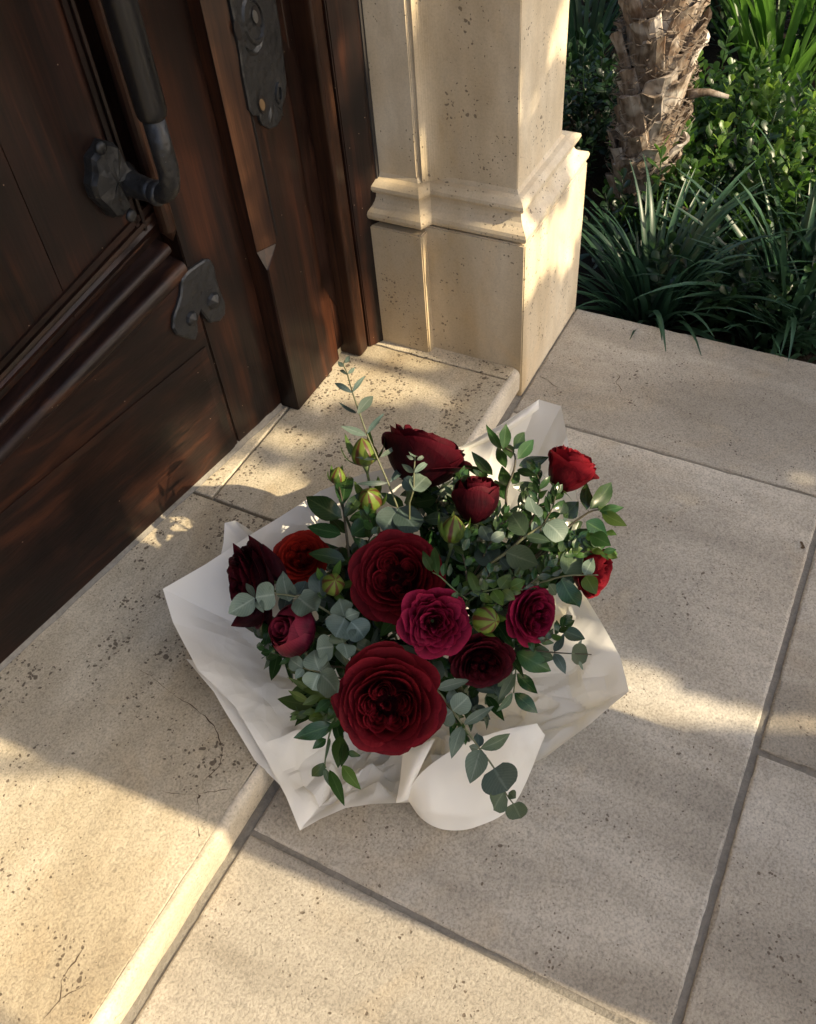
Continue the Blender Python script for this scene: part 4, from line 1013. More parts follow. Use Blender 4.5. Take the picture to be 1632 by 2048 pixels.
def ax(c, r, u): return (TOCAM*c + RGT*r + UPV*u).normalized()
garden_rose('largest velvety crimson rose with a quartered centre, at the front of the bouquet', 774, 1408, .205, 110, ax(1, -.06, -.10), 'deep', twist=.3)
garden_rose('big dark crimson rose in the middle of the bouquet above the magenta bloom', 793, 1152, .262, 93, ax(1, -.12, .18), 'deep', quarters=4, twist=1.0)
ruffled('bright magenta ruffled rose with a dark eye beside the big central rose', 868, 1246, .262, 70, ax(1, .08, -.02), 'magenta')
cup_rose('very dark wine rose seen from its side behind the tall eucalyptus', 845, 918, .270, 88, ax(.10, .36, .93), 'wine', height=1.05, twist=.6)
bud_rose('slim dark red rosebud standing upright below the pointed leaves', 952, 999, .285, 56, ax(.30, .06, .95), 'wine2', H=1.30, flare=.06)
cup_rose('sunlit red half-open rose on the garden side of the bouquet', 1138, 942, .290, 60, ax(.26, .52, .80), 'red', height=1.22, open_=.80, sl=.7, spiral=9)
cup_rose('red rose half hidden behind round leaves above the right paper corner', 1180, 1140, .235, 52, ax(.45, .70, -.25), 'red', height=1.1, twist=2.0)
garden_rose('plum red rose turned sideways with a coiled heart near the right paper corner', 1070, 1230, .240, 60, ax(.80, .55, -.06), 'magenta', quarters=3, flat=1.25, twist=2.2)
garden_rose('small shadowed wine rose tucked low between front eucalyptus and magenta bloom', 966, 1330, .195, 62, ax(.82, .10, -.42), 'wine', quarters=5, twist=.7)
garden_rose('dark wine rose with swept-back pointed petals facing the left paper corner', 492, 1172, .205, 86, ax(.42, -.86, -.16), 'wine', quarters=4, flat=1.2, twist=1.7)
garden_rose('scarlet red rose standing in front of the back paper sheet', 602, 1112, .215, 56, ax(.85, .05, .35), 'scarlet', quarters=5, twist=.2)
bud_rose('plump pinkish plum rosebud with a spiral tip beside round eucalyptus leaves', 585, 1261, .215, 62, ax(.72, -.58, .22), 'plum', H=.98, flare=.008, layers=2, rt0=.44, bl=.46, twist=.9)

# swept-back outer petals of the rose on the far left
def claw(root, bx, by, tx, ty, w, zb, zt, mk, N=None):
    B = at_z(bx, by, zb); T = at_z(tx, ty, zt)
    leaf_mesh('petal', B, T, w*mpp(B), N or (TOCAM+RGT*.5), 'lance', PET[mk], root, fold=-.55, bend=.10, nl=10)
cl = [o for o in bpy.data.objects if o.parent is None and o.get('label', '').startswith('dark wine rose with swept')][0]
for a in ((560, 1165, 497, 1070, 40, .215, .235), (520, 1180, 466, 1086, 40, .21, .23), (575, 1170, 525, 1087, 30, .215, .235), (545, 1200, 505, 1100, 38, .222, .24), (540, 1215, 462, 1252, 48, .20, .19), (535, 1190, 490, 1120, 36, .225, .235)): claw(cl, *a, 'wine')

# ---- green buds ------------------------------------------------------
def bud(label, px, py, z, rpx, axis, sl=1.0, spread=.35):
    O = at_z(px, py, z); S = rpx*mpp(O); fr = frame_of(axis); e1, e2, a = fr; root = thing('flower_bud', label, 'flower bud', O, GROUP_F)
    n, m = 20, 10; vs_, uvs = [], []
    for j in range(m):
        t = j/(m-1); r = math.sin(math.pi*t**.85)**.75*(1-.18*t); zz = lerp(-1.05, 1.15, t)
        for k in range(n+1):
            an = 2*math.pi*k/n; rr = r*(1+.05*math.cos(5*an)); vs_.append(O+(e1*(rr*math.cos(an))+e2*(rr*math.sin(an))+a*zz)*S); uvs.append((k/n, t))
    o = obj('bud_body', vs_, [(j*(n+1)+k, j*(n+1)+k+1, (j+1)*(n+1)+k+1, (j+1)*(n+1)+k) for j in range(m-1) for k in range(n)], BUD_M, root, True); with_uv(o, uvs)
    for k in range(5):
        an = k*1.257+RB.uniform(-.15, .15); d = e1*math.cos(an)+e2*math.sin(an); L = sl*RB.uniform(.8, 1.2)
        B = O+(-a*.95+d*.35)*S; T = O+(d*(1.05+spread*L)+a*(.55+.5*L))*S
        leaf_mesh('sepal', B, T, .62*S, d, 'lance', LEAF['fresh'], root, fold=-.2, bend=.16)
    base = O-a*S
    pth = [base+a*(.1*S), base-a*(.4*S)]+bez(base-a*(.6*S), base-a*(1.6*S)+(BIND-base)*.3, BIND, 6)
    vs_, fs = tube(pth, [S*.34, S*.17]+[.0017]*6, 7); obj('stem', vs_, fs, STEM_M, root, True)
bud('small plain green bud above the dark glossy leaves', 675, 952, .268, 18, ax(.45, .12, .85), .6)
bud('green bud with red streaks just under the tall eucalyptus stem', 740, 998, .262, 27, ax(.8, -.1, .45), 1.0)
bud('dark red striped bud with spread sepals beside the topmost rose', 728, 905, .285, 29, ax(.5, -.12, .85), 1.0, .5)
bud('pale green pointed bud below the slim upright rosebud', 906, 1060, .282, 28, ax(.35, .10, .93), .8, .2)
bud('green and red striped round bud between magenta rose and plum red rose', 973, 1240, .258, 30, ax(.85, .45, .05), .5, .05)
bud('open green sepal bud in shade between scarlet rose and central rose', 666, 1168, .245, 25, ax(.8, .2, .3), 1.1, .6)

# ---- foliage ---------------------------------------------------------
z0 = .25
sprig('eucalyptus_sprig', 'tall thin eucalyptus stem with paired narrow leaves reaching towards the door', 'eucalyptus',
      [(796, 1017, .25), (777, 968, .275), (755, 917, .30), (734, 868, .32), (719, 826, .335), (705, 785, .35), (694, 746, .36), (687, 728, .365), (697, 712, .37)],
      [(705, 786, 669, 766, 10), (705, 785, 730, 752, 9), (713, 826, 677, 804, 7, 'eucdark'), (715, 828, 746, 792, 18), (733, 871, 681, 852, 13), (734, 868, 768, 827, 10, 'eucdark'), (752, 919, 711, 914, 6),
       (761, 914, 797, 889, 8), (777, 966, 711, 968, 9, 'eucdark'), (780, 964, 821, 919, 13, 'eucdark'), (694, 750, 679, 741, 6), (696, 748, 710, 735, 7), (686, 734, 676, 723, 8), (690, 726, 700, 711, 8),
       (797, 1018, 766, 1062, 48, 'eucdark', 'round'), (797, 1016, 836, 1062, 46, 'eucdark', 'round')], 'euc', STEM_E, 'lance', r=.0012)
sprig('eucalyptus_sprig', 'short eucalyptus tip with small round leaves in front of the topmost rose', 'eucalyptus',
      [(819, 1005, .27), (827, 979, .285), (828, 947, .295), (830, 915, .305), (831, 900, .31)],
      [(830, 914, 831, 889, 22, 'round'), (827, 919, 813, 911, 6), (834, 920, 849, 912, 7), (827, 945, 803, 928, 10), (829, 945, 857, 924, 11), (826, 980, 853, 953, 36, 'round'), (825, 977, 808, 956, 24, 'round', 'eucdark')], 'euc', STEM_E, 'ovate', r=.0011)
sprig('eucalyptus_sprig', 'grey-green eucalyptus with round leaves crossing the far left rose', 'eucalyptus',
      [(664, 1229, .225), (635, 1211, .235), (598, 1195, .24), (585, 1192, .242), (549, 1188, .245), (510, 1196, .245)],
      [(510, 1196, 457, 1227, 40, 'ovate'), (509, 1194, 492, 1166, 12, 'lance'), (514, 1200, 528, 1225, 15, 'ovate'), (549, 1189, 511, 1194, 48, 'heart'), (577, 1203, 565, 1143, 34, 'ovate'), (597, 1195, 632, 1222, 52, 'heart'), (592, 1190, 612, 1163, 36, 'eucdark', -.012), (639, 1203, 641, 1136, 36, 'eucdark', 'ovate')], 'euc', STEM_E, 'round', r=.0012)
sprig('eucalyptus_sprig', 'cluster of pale round eucalyptus leaves beside the plum rosebud', 'eucalyptus',
      [(720, 1300, .22), (688, 1286, .23), (684, 1262, .235), (689, 1234, .24)],
      [(688, 1233, 678, 1198, 40, 'ovate'), (690, 1235, 719, 1226, 23, 'ovate'), (690, 1237, 671, 1274, 54, 'eucdark'), (687, 1287, 674, 1256, 42, 'olive', 'ovate'), (688, 1287, 696, 1318, 34, 'ovate'), (667, 1294, 633, 1298, 45), (702, 1243, 728, 1276, 44, 'eucdark', -.012), (714, 1286, 741, 1300, 26, 'olive'), (690, 1290, 668, 1294, 6, 'strip')], 'euc', STEM_E, 'round', r=.0012)
sprig('eucalyptus_sprig', 'three broad pale eucalyptus leaves touching the largest front rose', 'eucalyptus',
      [(690, 1360, .19), (660, 1350, .205), (638, 1344, .215), (606, 1336, .215)],
      [(638, 1341, 628, 1300, 44, 'ovate'), (640, 1346, 674, 1386, 46), (637, 1347, 624, 1380, 48), (640, 1342, 658, 1324, 31), (605, 1336, 580, 1317, 27, 'ovate'), (607, 1338, 590, 1358, 15, 'lance')], 'euc', STEM_E, 'round', r=.0011)
sprig('eucalyptus_sprig', 'long eucalyptus stem hanging forward over the rolled paper flap', 'eucalyptus',
      [(868, 1373, .19), (894, 1406, .178), (925, 1449, .162), (959, 1497, .142), (988, 1536, .125), (1009, 1582, .105), (1027, 1608, .095)],
      [(868, 1373, 862, 1323, 46, 'round'), (873, 1378, 939, 1360, 19, 'ovate'), (905, 1421, 937, 1393, 36, 'round'), (905, 1423, 880, 1442, 36, 'round'), (894, 1406, 914, 1386, 26, 'round', 'eucdark', -.01), (927, 1449, 988, 1412, 18), (925, 1452, 903, 1517, 25), (957, 1497, 938, 1492, 14), (958, 1495, 955, 1466, 18, 'eucdark', -.01), (960, 1497, 1020, 1467, 23, 'olive'), (961, 1499, 940, 1567, 37, 'ovate'), (988, 1537, 1015, 1582, 68, 'eucdark', 'heart'), (1008, 1584, 987, 1619, 37, 'olive', 'round'), (1018, 1584, 1032, 1596, 18, 'olive'), (1026, 1607, 1041, 1637, 38, 'olive', 'heart')], 'euc', STEM_E, 'lance', r=.0014)
sprig('eucalyptus_sprig', 'diagonal eucalyptus stem with large olive leaves below the sunlit rose', 'eucalyptus',
      [(940, 1170, .24), (981, 1128, .265), (1017, 1102, .278), (1052, 1072, .288), (1098, 1043, .295), (1110, 1036, .296)],
      [(1012, 1104, 1076, 1129, 43, 'olive'), (985, 1130, 965, 1087, 45, 'eucdark', 'round'), (979, 1082, 963, 1051, 25, 'eucdark'), (981, 1081, 1012, 1066, 19), (1052, 1071, 1021, 1024, 36, 'olive'), (1053, 1074, 1101, 1083, 18, 'olive'), (1093, 1045, 1127, 1080, 44, 'round'), (1066, 1068, 1072, 1044, 20), (1077, 1034, 1058, 990, 30), (1000, 1120, 1018, 1140, 24, 'eucdark', -.01), (960, 1150, 1000, 1160, 30, 'eucdark', -.015)], 'euc', STEM_E, 'ovate', r=.0018)
sprig('eucalyptus_sprig', 'eucalyptus stem with two big dark oval leaves over the half hidden red rose', 'eucalyptus',
      [(1040, 1180, .24), (1075, 1167, .255), (1129, 1152, .268), (1169, 1150, .27), (1196, 1150, .27)],
      [(1129, 1148, 1175, 1090, 46, 'olive'), (1123, 1157, 1159, 1215, 42, 'glossy'), (1169, 1150, 1187, 1116, 23), (1171, 1152, 1192, 1189, 28, 'fresh'), (1121, 1104, 1129, 1077, 17, 'myrtle'), (1085, 1119, 1101, 1156, 23, 'myrtle'), (1078, 1086, 1117, 1102, 32, 'myrtle'), (1096, 1172, 1079, 1154, 22, 'myrtle'), (1098, 1168, 1112, 1190, 18, 'olive', -.01)], 'euc', STEM_E, 'ovate', r=.0012)
sprig('eucalyptus_sprig', 'small eucalyptus tip lying over the white right paper sheet', 'eucalyptus',
      [(1060, 1300, .195), (1108, 1305, .19), (1140, 1307, .185), (1183, 1309, .18)],
      [(1109, 1304, 1128, 1267, 15, 'eucdark'), (1108, 1307, 1131, 1348, 18, 'eucdark'), (1143, 1307, 1176, 1309, 36, 'olive', 'heart'), (1157, 1293, 1164, 1280, 6), (1158, 1322, 1166, 1340, 6), (1125, 1260, 1170, 1278, 23, 'glossy'), (1123, 1246, 1145, 1231, 16, 'glossy')], 'euc', STEM_D, 'ovate', r=.0010)
sprig('glossy_leaf_sprig', 'upright sprig of dark glossy oval leaves against the back paper', 'foliage',
      [(716, 1180, .20), (700, 1120, .225), (693, 1069, .245), (686, 1011, .262), (678, 974, .272)],
      [(683, 1037, 612, 994, 38), (686, 1009, 699, 953, 31), (690, 1035, 724, 983, 22), (698, 1041, 757, 1030, 23), (703, 1070, 755, 1033, 36), (682, 1068, 614, 1053, 26), (690, 1066, 660, 1036, 24, -.012), (690, 1121, 617, 1107, 28), (704, 1110, 735, 1080, 26, -.01), (700, 1128, 668, 1098, 30, -.015)], 'glossy', STEM_D, 'ovate', r=.0019, jit=.2)
sprig('pointed_leaf_sprig', 'bunch of dark pointed leaves in front of the tall back paper fold', 'foliage',
      [(1011, 1040, .255), (1012, 1009, .27), (1013, 980, .282), (1028, 940, .295), (1029, 909, .305), (1010, 895, .31)],
      [(1002, 900, 972, 849, 15), (1007, 898, 1013, 847, 21), (1027, 898, 1049, 864, 20), (1035, 918, 1067, 879, 22), (1038, 932, 1098, 914, 23, 'glossy'), (1034, 940, 1075, 951, 14, 'glossy'), (985, 950, 943, 903, 20, 'glossy'), (1026, 973, 1087, 976, 20, 'glossy'), (1013, 973, 1004, 932, 22), (1025, 968, 1039, 942, 18), (1011, 936, 995, 895, 18), (1022, 917, 1005, 888, 22), (977, 952, 928, 931, 14, 'glossy'), (911, 972, 939, 936, 28, 'glossy', -.01), (1036, 1013, 1075, 982, 32, 'glossy'), (1000, 1000, 960, 1050, 24, -.015), (1020, 1020, 1060, 1040, 30, 'glossy', -.015), (1010, 1000, 990, 960, 24, -.01)], 'myrtle', STEM_D, 'lance', r=.0015)
sprig('pointed_leaf_sprig', 'sunlit glossy pointed leaves sticking out towards the paving on the right', 'foliage',
      [(1100, 1085, .262), (1136, 1054, .275), (1177, 1025, .285), (1198, 1019, .288)],
      [(1181, 1018, 1223, 965, 30), (1172, 1020, 1172, 966, 22, 'glossy'), (1196, 1022, 1215, 997, 10, 'fresh'), (1199, 1023, 1248, 1015, 17), (1203, 1025, 1254, 1052, 22, 'fresh'), (1172, 1043, 1214, 1068, 30, 'glossy'), (1181, 1070, 1222, 1091, 28), (1213, 1063, 1234, 1071, 11, 'fresh'), (1127, 1034, 1157, 1003, 32, 'glossy'), (1118, 1029, 1128, 1000, 24, 'glossy'), (1150, 1060, 1190, 1085, 30, 'glossy', -.01), (1140, 1070, 1165, 1110, 28, 'glossy', -.012), (1110, 1060, 1140, 1075, 26, 'glossy', -.012)], 'myrtle', STEM_D, 'lance', r=.0014)
sprig('pointed_leaf_sprig', 'drooping spray of serrated green leaves over the front left paper', 'foliage',
      [(690, 1420, .17), (668, 1446, .155), (657, 1476, .142), (650, 1524, .12), (652, 1536, .115)],
      [(626, 1412, 555, 1398, 26), (668, 1449, 587, 1476, 29, 'glossy'), (652, 1478, 625, 1498, 16, 'glossy'), (648, 1526, 624, 1553, 22), (648, 1535, 663, 1576, 11, 'olive'), (659, 1540, 689, 1612, 19), (684, 1530, 721, 1579, 22, 'fresh'), (681, 1471, 676, 1536, 26), (692, 1484, 682, 1534, 17, 'glossy'), (650, 1427, 617, 1440, 24, 'fresh'), (694, 1504, 721, 1512, 12), (660, 1476, 650, 1524, 5, 'strip')], 'myrtle', STEM_M, 'lance', r=.0012)
sprig('fresh_green_spray', 'light green leafy spray low on the left side of the bouquet', 'foliage',
      [(690, 1400, .165), (655, 1395, .165), (620, 1380, .16), (600, 1368, .158)],
      [(650, 1394, 595, 1363, 18), (646, 1396, 574, 1354, 13), (620, 1403, 576, 1381, 16), (672, 1394, 620, 1392, 20), (660, 1400, 630, 1425, 18, 'myrtle'), (640, 1390, 640, 1355, 14), (612, 1376, 590, 1345, 12), (680, 1410, 655, 1440, 20, 'myrtle'), (640, 1392, 605, 1410, 15), (665, 1392, 648, 1370, 14)], 'fresh', STEM_M, 'lance', r=.0011)
sprig('fresh_green_spray', 'fine green leaflets on a thin curved stem over the central rose', 'foliage',
      [(935, 1200, .26), (910, 1181, .275), (890, 1162, .285), (876, 1150, .29), (865, 1145, .292)],
      [(865, 1143, 845, 1102, 17), (876, 1150, 869, 1094, 17), (886, 1153, 888, 1126, 11), (897, 1153, 901, 1127, 9), (905, 1176, 918, 1150, 12), (915, 1184, 900, 1200, 12), (920, 1190, 940, 1170, 12)], 'myrtle', STEM_M, 'lance', r=.0009)
sprig('fresh_green_spray', 'small bright green leaflets between striped round bud and olive leaves', 'foliage',
      [(940, 1200, .255), (962, 1186, .265), (986, 1179, .27), (1019, 1173, .272), (1045, 1180, .27)],
      [(957, 1192, 937, 1143, 19), (970, 1182, 967, 1158, 14), (986, 1177, 984, 1140, 18), (1000, 1177, 1021, 1149, 25), (1021, 1175, 1051, 1161, 21), (986, 1181, 1006, 1211, 22), (1020, 1176, 1042, 1186, 16), (960, 1190, 985, 1205, 18), (1005, 1180, 1030, 1200, 18), (950, 1180, 925, 1165, 14)], 'fresh', STEM_M, 'ovate', r=.0010)
sprig('pointed_leaf_sprig', 'hanging sprig of paired narrow leaves at the foot of the small wine rose', 'foliage',
      [(1000, 1290, .19), (1029, 1308, .185), (1031, 1347, .168), (1027, 1386, .15)],
      [(1033, 1347, 1075, 1387, 22, 'glossy'), (1030, 1347, 996, 1404, 17, 'olive'), (1029, 1386, 1075, 1426, 25, 'glossy'), (1025, 1386, 993, 1423, 14, 'olive'), (1033, 1304, 1102, 1342, 36), (1060, 1303, 1108, 1318, 30, 'olive'), (1005, 1292, 985, 1275, 14, 'fresh'), (1010, 1296, 1030, 1280, 20)], 'myrtle', STEM_M, 'lance', r=.0011)
def fine_sprig(label, stem, n, ll, lw, mat, mat2, side=1.0):
    P = stem; lv = []
    for k in range(n):
        t = (k+.8)/n; f = t*(len(P)-1); i = min(int(f), len(P)-2); g = f-i; x = lerp(P[i][0], P[i+1][0], g); y = lerp(P[i][1], P[i+1][1], g); dx = P[i+1][0]-P[i][0]; dy = P[i+1][1]-P[i][1]; L = math.hypot(dx, dy); dx /= L; dy /= L
        a = RB.uniform(.55, 1.05)*(1 if k % 2 else -1)*(1-.45*t); l = ll*RB.uniform(.75, 1.15)*(1-.25*t)
        lv.append((x, y, x+l*(dx*math.cos(a)-dy*math.sin(a)), y+l*(dx*math.sin(a)+dy*math.cos(a)), lw*RB.uniform(.8, 1.15), mat2 if RB.random() < .35 else mat, RB.uniform(-.006, .012)))
    tx, ty = P[-1][0], P[-1][1]; lv.append((tx, ty, tx+dx*ll*.6, ty+dy*ll*.6, lw*.7, mat2))
    sprig('small_leaf_sprig', label, 'foliage', stem, lv, mat, STEM_D, 'lance', r=.0011, jit=.35)
for a in (('dark small-leaved sprig between slim rosebud and pointed leaves', [(985, 1060, .25), (990, 1030, .265), (975, 985, .282), (965, 955, .29)], 11, 34, 11, 'myrtle', 'glossy'),
          ('small-leaved sprig rising under the sunlit red rose', [(1060, 1090, .255), (1085, 1050, .27), (1105, 1015, .283), (1112, 985, .29)], 12, 36, 13, 'glossy', 'myrtle'),
          ('small-leaved green sprig left of the half hidden red rose', [(1060, 1180, .24), (1095, 1140, .258), (1130, 1110, .268), (1155, 1090, .272)], 12, 34, 13, 'myrtle', 'fresh'),
          ('small-leaved dark sprig above the striped round bud', [(960, 1240, .245), (985, 1215, .258), (1005, 1190, .265), (1030, 1150, .27)], 12, 32, 12, 'glossy', 'myrtle'),
          ('small-leaved sprig between pale pointed bud and diagonal eucalyptus', [(935, 1170, .255), (930, 1130, .268), (925, 1100, .275), (940, 1070, .28)], 12, 32, 12, 'myrtle', 'glossy'),
          ('small-leaved sprig in front of the back paper, right of topmost rose', [(930, 1060, .25), (915, 1020, .268), (905, 985, .28), (925, 955, .29)], 11, 34, 12, 'glossy', 'myrtle'),
          ('small-leaved sprig peeking out under the plum red rose', [(1040, 1270, .21), (1075, 1285, .215), (1110, 1270, .215), (1130, 1250, .215)], 10, 32, 12, 'glossy', 'myrtle'),
          ('small-leaved sprig between the glossy leaves and central rose', [(740, 1130, .235), (735, 1090, .25), (745, 1060, .262), (735, 1030, .268)], 10, 34, 13, 'glossy', 'myrtle'),
          ('small-leaved sprig below the plum rosebud over the paper', [(640, 1330, .18), (600, 1320, .185), (560, 1310, .185), (530, 1300, .185)], 10, 30, 11, 'glossy', 'myrtle'),
          ('narrow dark sprig between sunlit rose and pointed leaves', [(1060, 1050, .262), (1075, 1010, .276), (1080, 970, .288), (1070, 940, .295)], 13, 38, 12, 'glossy', 'myrtle'),
          ('narrow dark sprig under the round curled leaf', [(1080, 1110, .255), (1120, 1085, .268), (1155, 1075, .275), (1190, 1080, .278)], 13, 38, 13, 'glossy', 'myrtle'),
          ('narrow green sprig reaching right below the glossy leaves', [(1110, 1130, .25), (1150, 1110, .262), (1185, 1100, .268), (1215, 1105, .27)], 12, 34, 12, 'myrtle', 'fresh'),
          ('narrow dark sprig in front of the slim rosebud stem', [(960, 1130, .255), (975, 1095, .268), (995, 1065, .275), (1010, 1030, .28)], 13, 36, 12, 'glossy', 'myrtle'),
          ('narrow dark sprig above the plum red rose', [(1020, 1200, .25), (1050, 1175, .262), (1080, 1150, .268), (1100, 1125, .27)], 13, 36, 12, 'glossy', 'glossy'),
          ('narrow dark sprig behind the green and red striped bud', [(910, 1200, .255), (940, 1185, .265), (965, 1165, .27), (985, 1140, .273)], 12, 34, 11, 'glossy', 'myrtle'),
          ('narrow leafy sprig left of the front rose over the paper', [(690, 1440, .15), (660, 1430, .15), (630, 1420, .148), (600, 1425, .145)], 11, 34, 11, 'myrtle', 'fresh'),
          ('fine leafy sprig under the front rose on its right side', [(880, 1400, .16), (910, 1440, .15), (930, 1470, .142)], 8, 28, 10, 'myrtle', 'olive')): fine_sprig(*a)
# shaded leaves packed between the stems, deeper inside the bunch
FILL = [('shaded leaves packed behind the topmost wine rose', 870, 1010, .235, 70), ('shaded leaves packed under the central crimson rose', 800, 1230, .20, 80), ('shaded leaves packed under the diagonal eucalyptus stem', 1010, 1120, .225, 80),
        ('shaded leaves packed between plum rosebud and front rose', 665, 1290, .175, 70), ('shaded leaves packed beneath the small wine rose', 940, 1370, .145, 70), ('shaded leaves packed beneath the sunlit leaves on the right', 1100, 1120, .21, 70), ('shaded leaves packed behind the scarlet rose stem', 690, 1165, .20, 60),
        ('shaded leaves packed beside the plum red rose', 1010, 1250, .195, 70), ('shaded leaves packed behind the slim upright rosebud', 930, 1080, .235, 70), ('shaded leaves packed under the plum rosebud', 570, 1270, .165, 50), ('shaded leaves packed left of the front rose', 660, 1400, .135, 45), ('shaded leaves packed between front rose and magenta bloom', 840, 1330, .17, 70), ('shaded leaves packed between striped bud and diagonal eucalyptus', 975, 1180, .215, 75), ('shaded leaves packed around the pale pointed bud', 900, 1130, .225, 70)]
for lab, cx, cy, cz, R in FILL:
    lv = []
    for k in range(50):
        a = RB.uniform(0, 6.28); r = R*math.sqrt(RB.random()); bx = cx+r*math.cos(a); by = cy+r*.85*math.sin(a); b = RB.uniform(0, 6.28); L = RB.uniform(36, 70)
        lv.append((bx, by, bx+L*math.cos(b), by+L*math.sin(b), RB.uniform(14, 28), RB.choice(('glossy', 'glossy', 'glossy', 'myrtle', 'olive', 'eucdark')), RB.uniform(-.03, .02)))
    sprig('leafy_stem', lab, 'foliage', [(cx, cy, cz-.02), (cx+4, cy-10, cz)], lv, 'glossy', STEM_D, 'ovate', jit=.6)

# ---- wrapping paper --------------------------------------------------
def mat_paper():
    t = NT('white_wrapping_paper'); p = t.pos(); n = t.noise(p, 9, 3, .6); f = t.noise(p, 420, 2, .6); cr = None
    c = t.mix(n, (.85, .83, .77), (.90, .885, .84))
    wp = t.node('ShaderNodeVectorMath', operation='ADD'); ws = t.node('ShaderNodeVectorMath', operation='SCALE'); wn_ = t.node('ShaderNodeTexNoise'); wn_.inputs['Scale'].default_value = 14; wn_.inputs['Detail'].default_value = 1
    t.link(p, wn_.inputs['Vector']); t.link(wn_.outputs['Color'], ws.inputs[0]); ws.inputs['Scale'].default_value = .05; t.link(p, wp.inputs[0]); t.link(ws.outputs[0], wp.inputs[1])
    v1 = t.voro(wp.outputs[0], 21.0); v2 = t.voro(wp.outputs[0], 48.0)
    msk = t.ramp(t.noise(p, 7.0, 1, .5), [(.40, .15), (.60, 1.0)])
    h = t.math('ADD', t.math('MULTIPLY', t.math('ADD', v1.outputs['Distance'], t.math('MULTIPLY', v2.outputs['Distance'], .35)), msk), t.math('MULTIPLY', f, .02))
    nm = t.bump(h, .34, .012)
    t.set(color=c, rough=.5, spec=.35, normal=nm); return t.translucent((.92, .84, .64), .28).m
PAPER_M = mat_paper()
wrap = thing('wrapping_paper', 'crumpled white paper wrap flaring open around the flowers on the step', 'wrapping paper', (AXB.x, AXB.y, 0))
RIM = [(325, 1178, .17), (412, 1128, .18), (500, 1070, .19), (560, 1034, .195), (640, 982, .20), (725, 948, .21), (830, 925, .215), (925, 892, .225), (1000, 850, .242), (1078, 799, .25), (1122, 812, .25), (1134, 872, .235), (1150, 962, .20), (1162, 1080, .165), (1172, 1195, .145),
       (1200, 1240, .14), (1240, 1312, .13), (1258, 1383, .12), (1180, 1448, .09), (1095, 1512, .062), (1000, 1560, .045), (900, 1588, .04), (820, 1604, .036), (740, 1609, .032), (690, 1617, .028), (640, 1638, .026), (600, 1661, .024), (572, 1592, .045), (525, 1505, .072), (470, 1412, .102), (430, 1372, .118), (396, 1342, .132), (346, 1245, .152)]
def facet(p, sc, seed):
    """crumple: cell distance field, sharp creases where cells meet"""
    d, _ = mnoise.voronoi(V(p.x*sc+seed, p.y*sc-seed, p.z*sc*1.3+seed))
    return d[0]-.5*(d[1]-d[0])
def crease_amt(q):
    # the tall back sheet is nearly smooth, the front and right sheets are crushed
    f = smooth(.36, .60, q.x-.25*(q.y-.33)+.0); back = smooth(.40, .52, q.y)
    return lerp(1.0, .22, max(back, smooth(.66, .78, q.x)))
def crisp(o, deg=19):
    o.data.polygons.foreach_set('use_smooth', [True]*len(o.data.polygons)); o.data.set_sharp_from_angle(angle=math.radians(deg)); return o
class Crumple:
    """height field of flat triangles over the unrolled sheet, warped so that no crease follows the grid"""
    def __init__(s, nu, nv, seed, wrap):
        r = random.Random(seed); s.nu, s.nv, s.wrap = nu, nv, wrap
        s.w = [[r.uniform(-1, 1) for _ in range(nv+1)] for _ in range(nu+1)]; s.d = [[r.random() < .5 for _ in range(nv+1)] for _ in range(nu+1)]
        if wrap: s.w[nu] = s.w[0]
    def __call__(s, u, v, p):
        wx = .55*mnoise.noise(V(p.x*9, p.y*9, 3.1)); wy = .55*mnoise.noise(V(p.x*9, p.y*9, 7.7))
        U = (u*s.nu+wx) % s.nu if s.wrap else max(0, min(s.nu-1e-4, u*s.nu+wx)); Vv = max(0, min(s.nv-1e-4, v*s.nv+wy))
        i = int(U); j = int(Vv); f = U-i; g = Vv-j; i = min(i, s.nu-1)
        a, b, c, d = s.w[i][j], s.w[i+1][j], s.w[i][j+1], s.w[i+1][j+1]
        if s.d[i][j]: return a+(b-a)*f+(c-a)*g if f+g < 1 else d+(c-d)*(1-f)+(b-d)*(1-g)
        return a+(d-c)*f+(c-a)*g if g > f else a+(b-a)*f+(d-b)*g
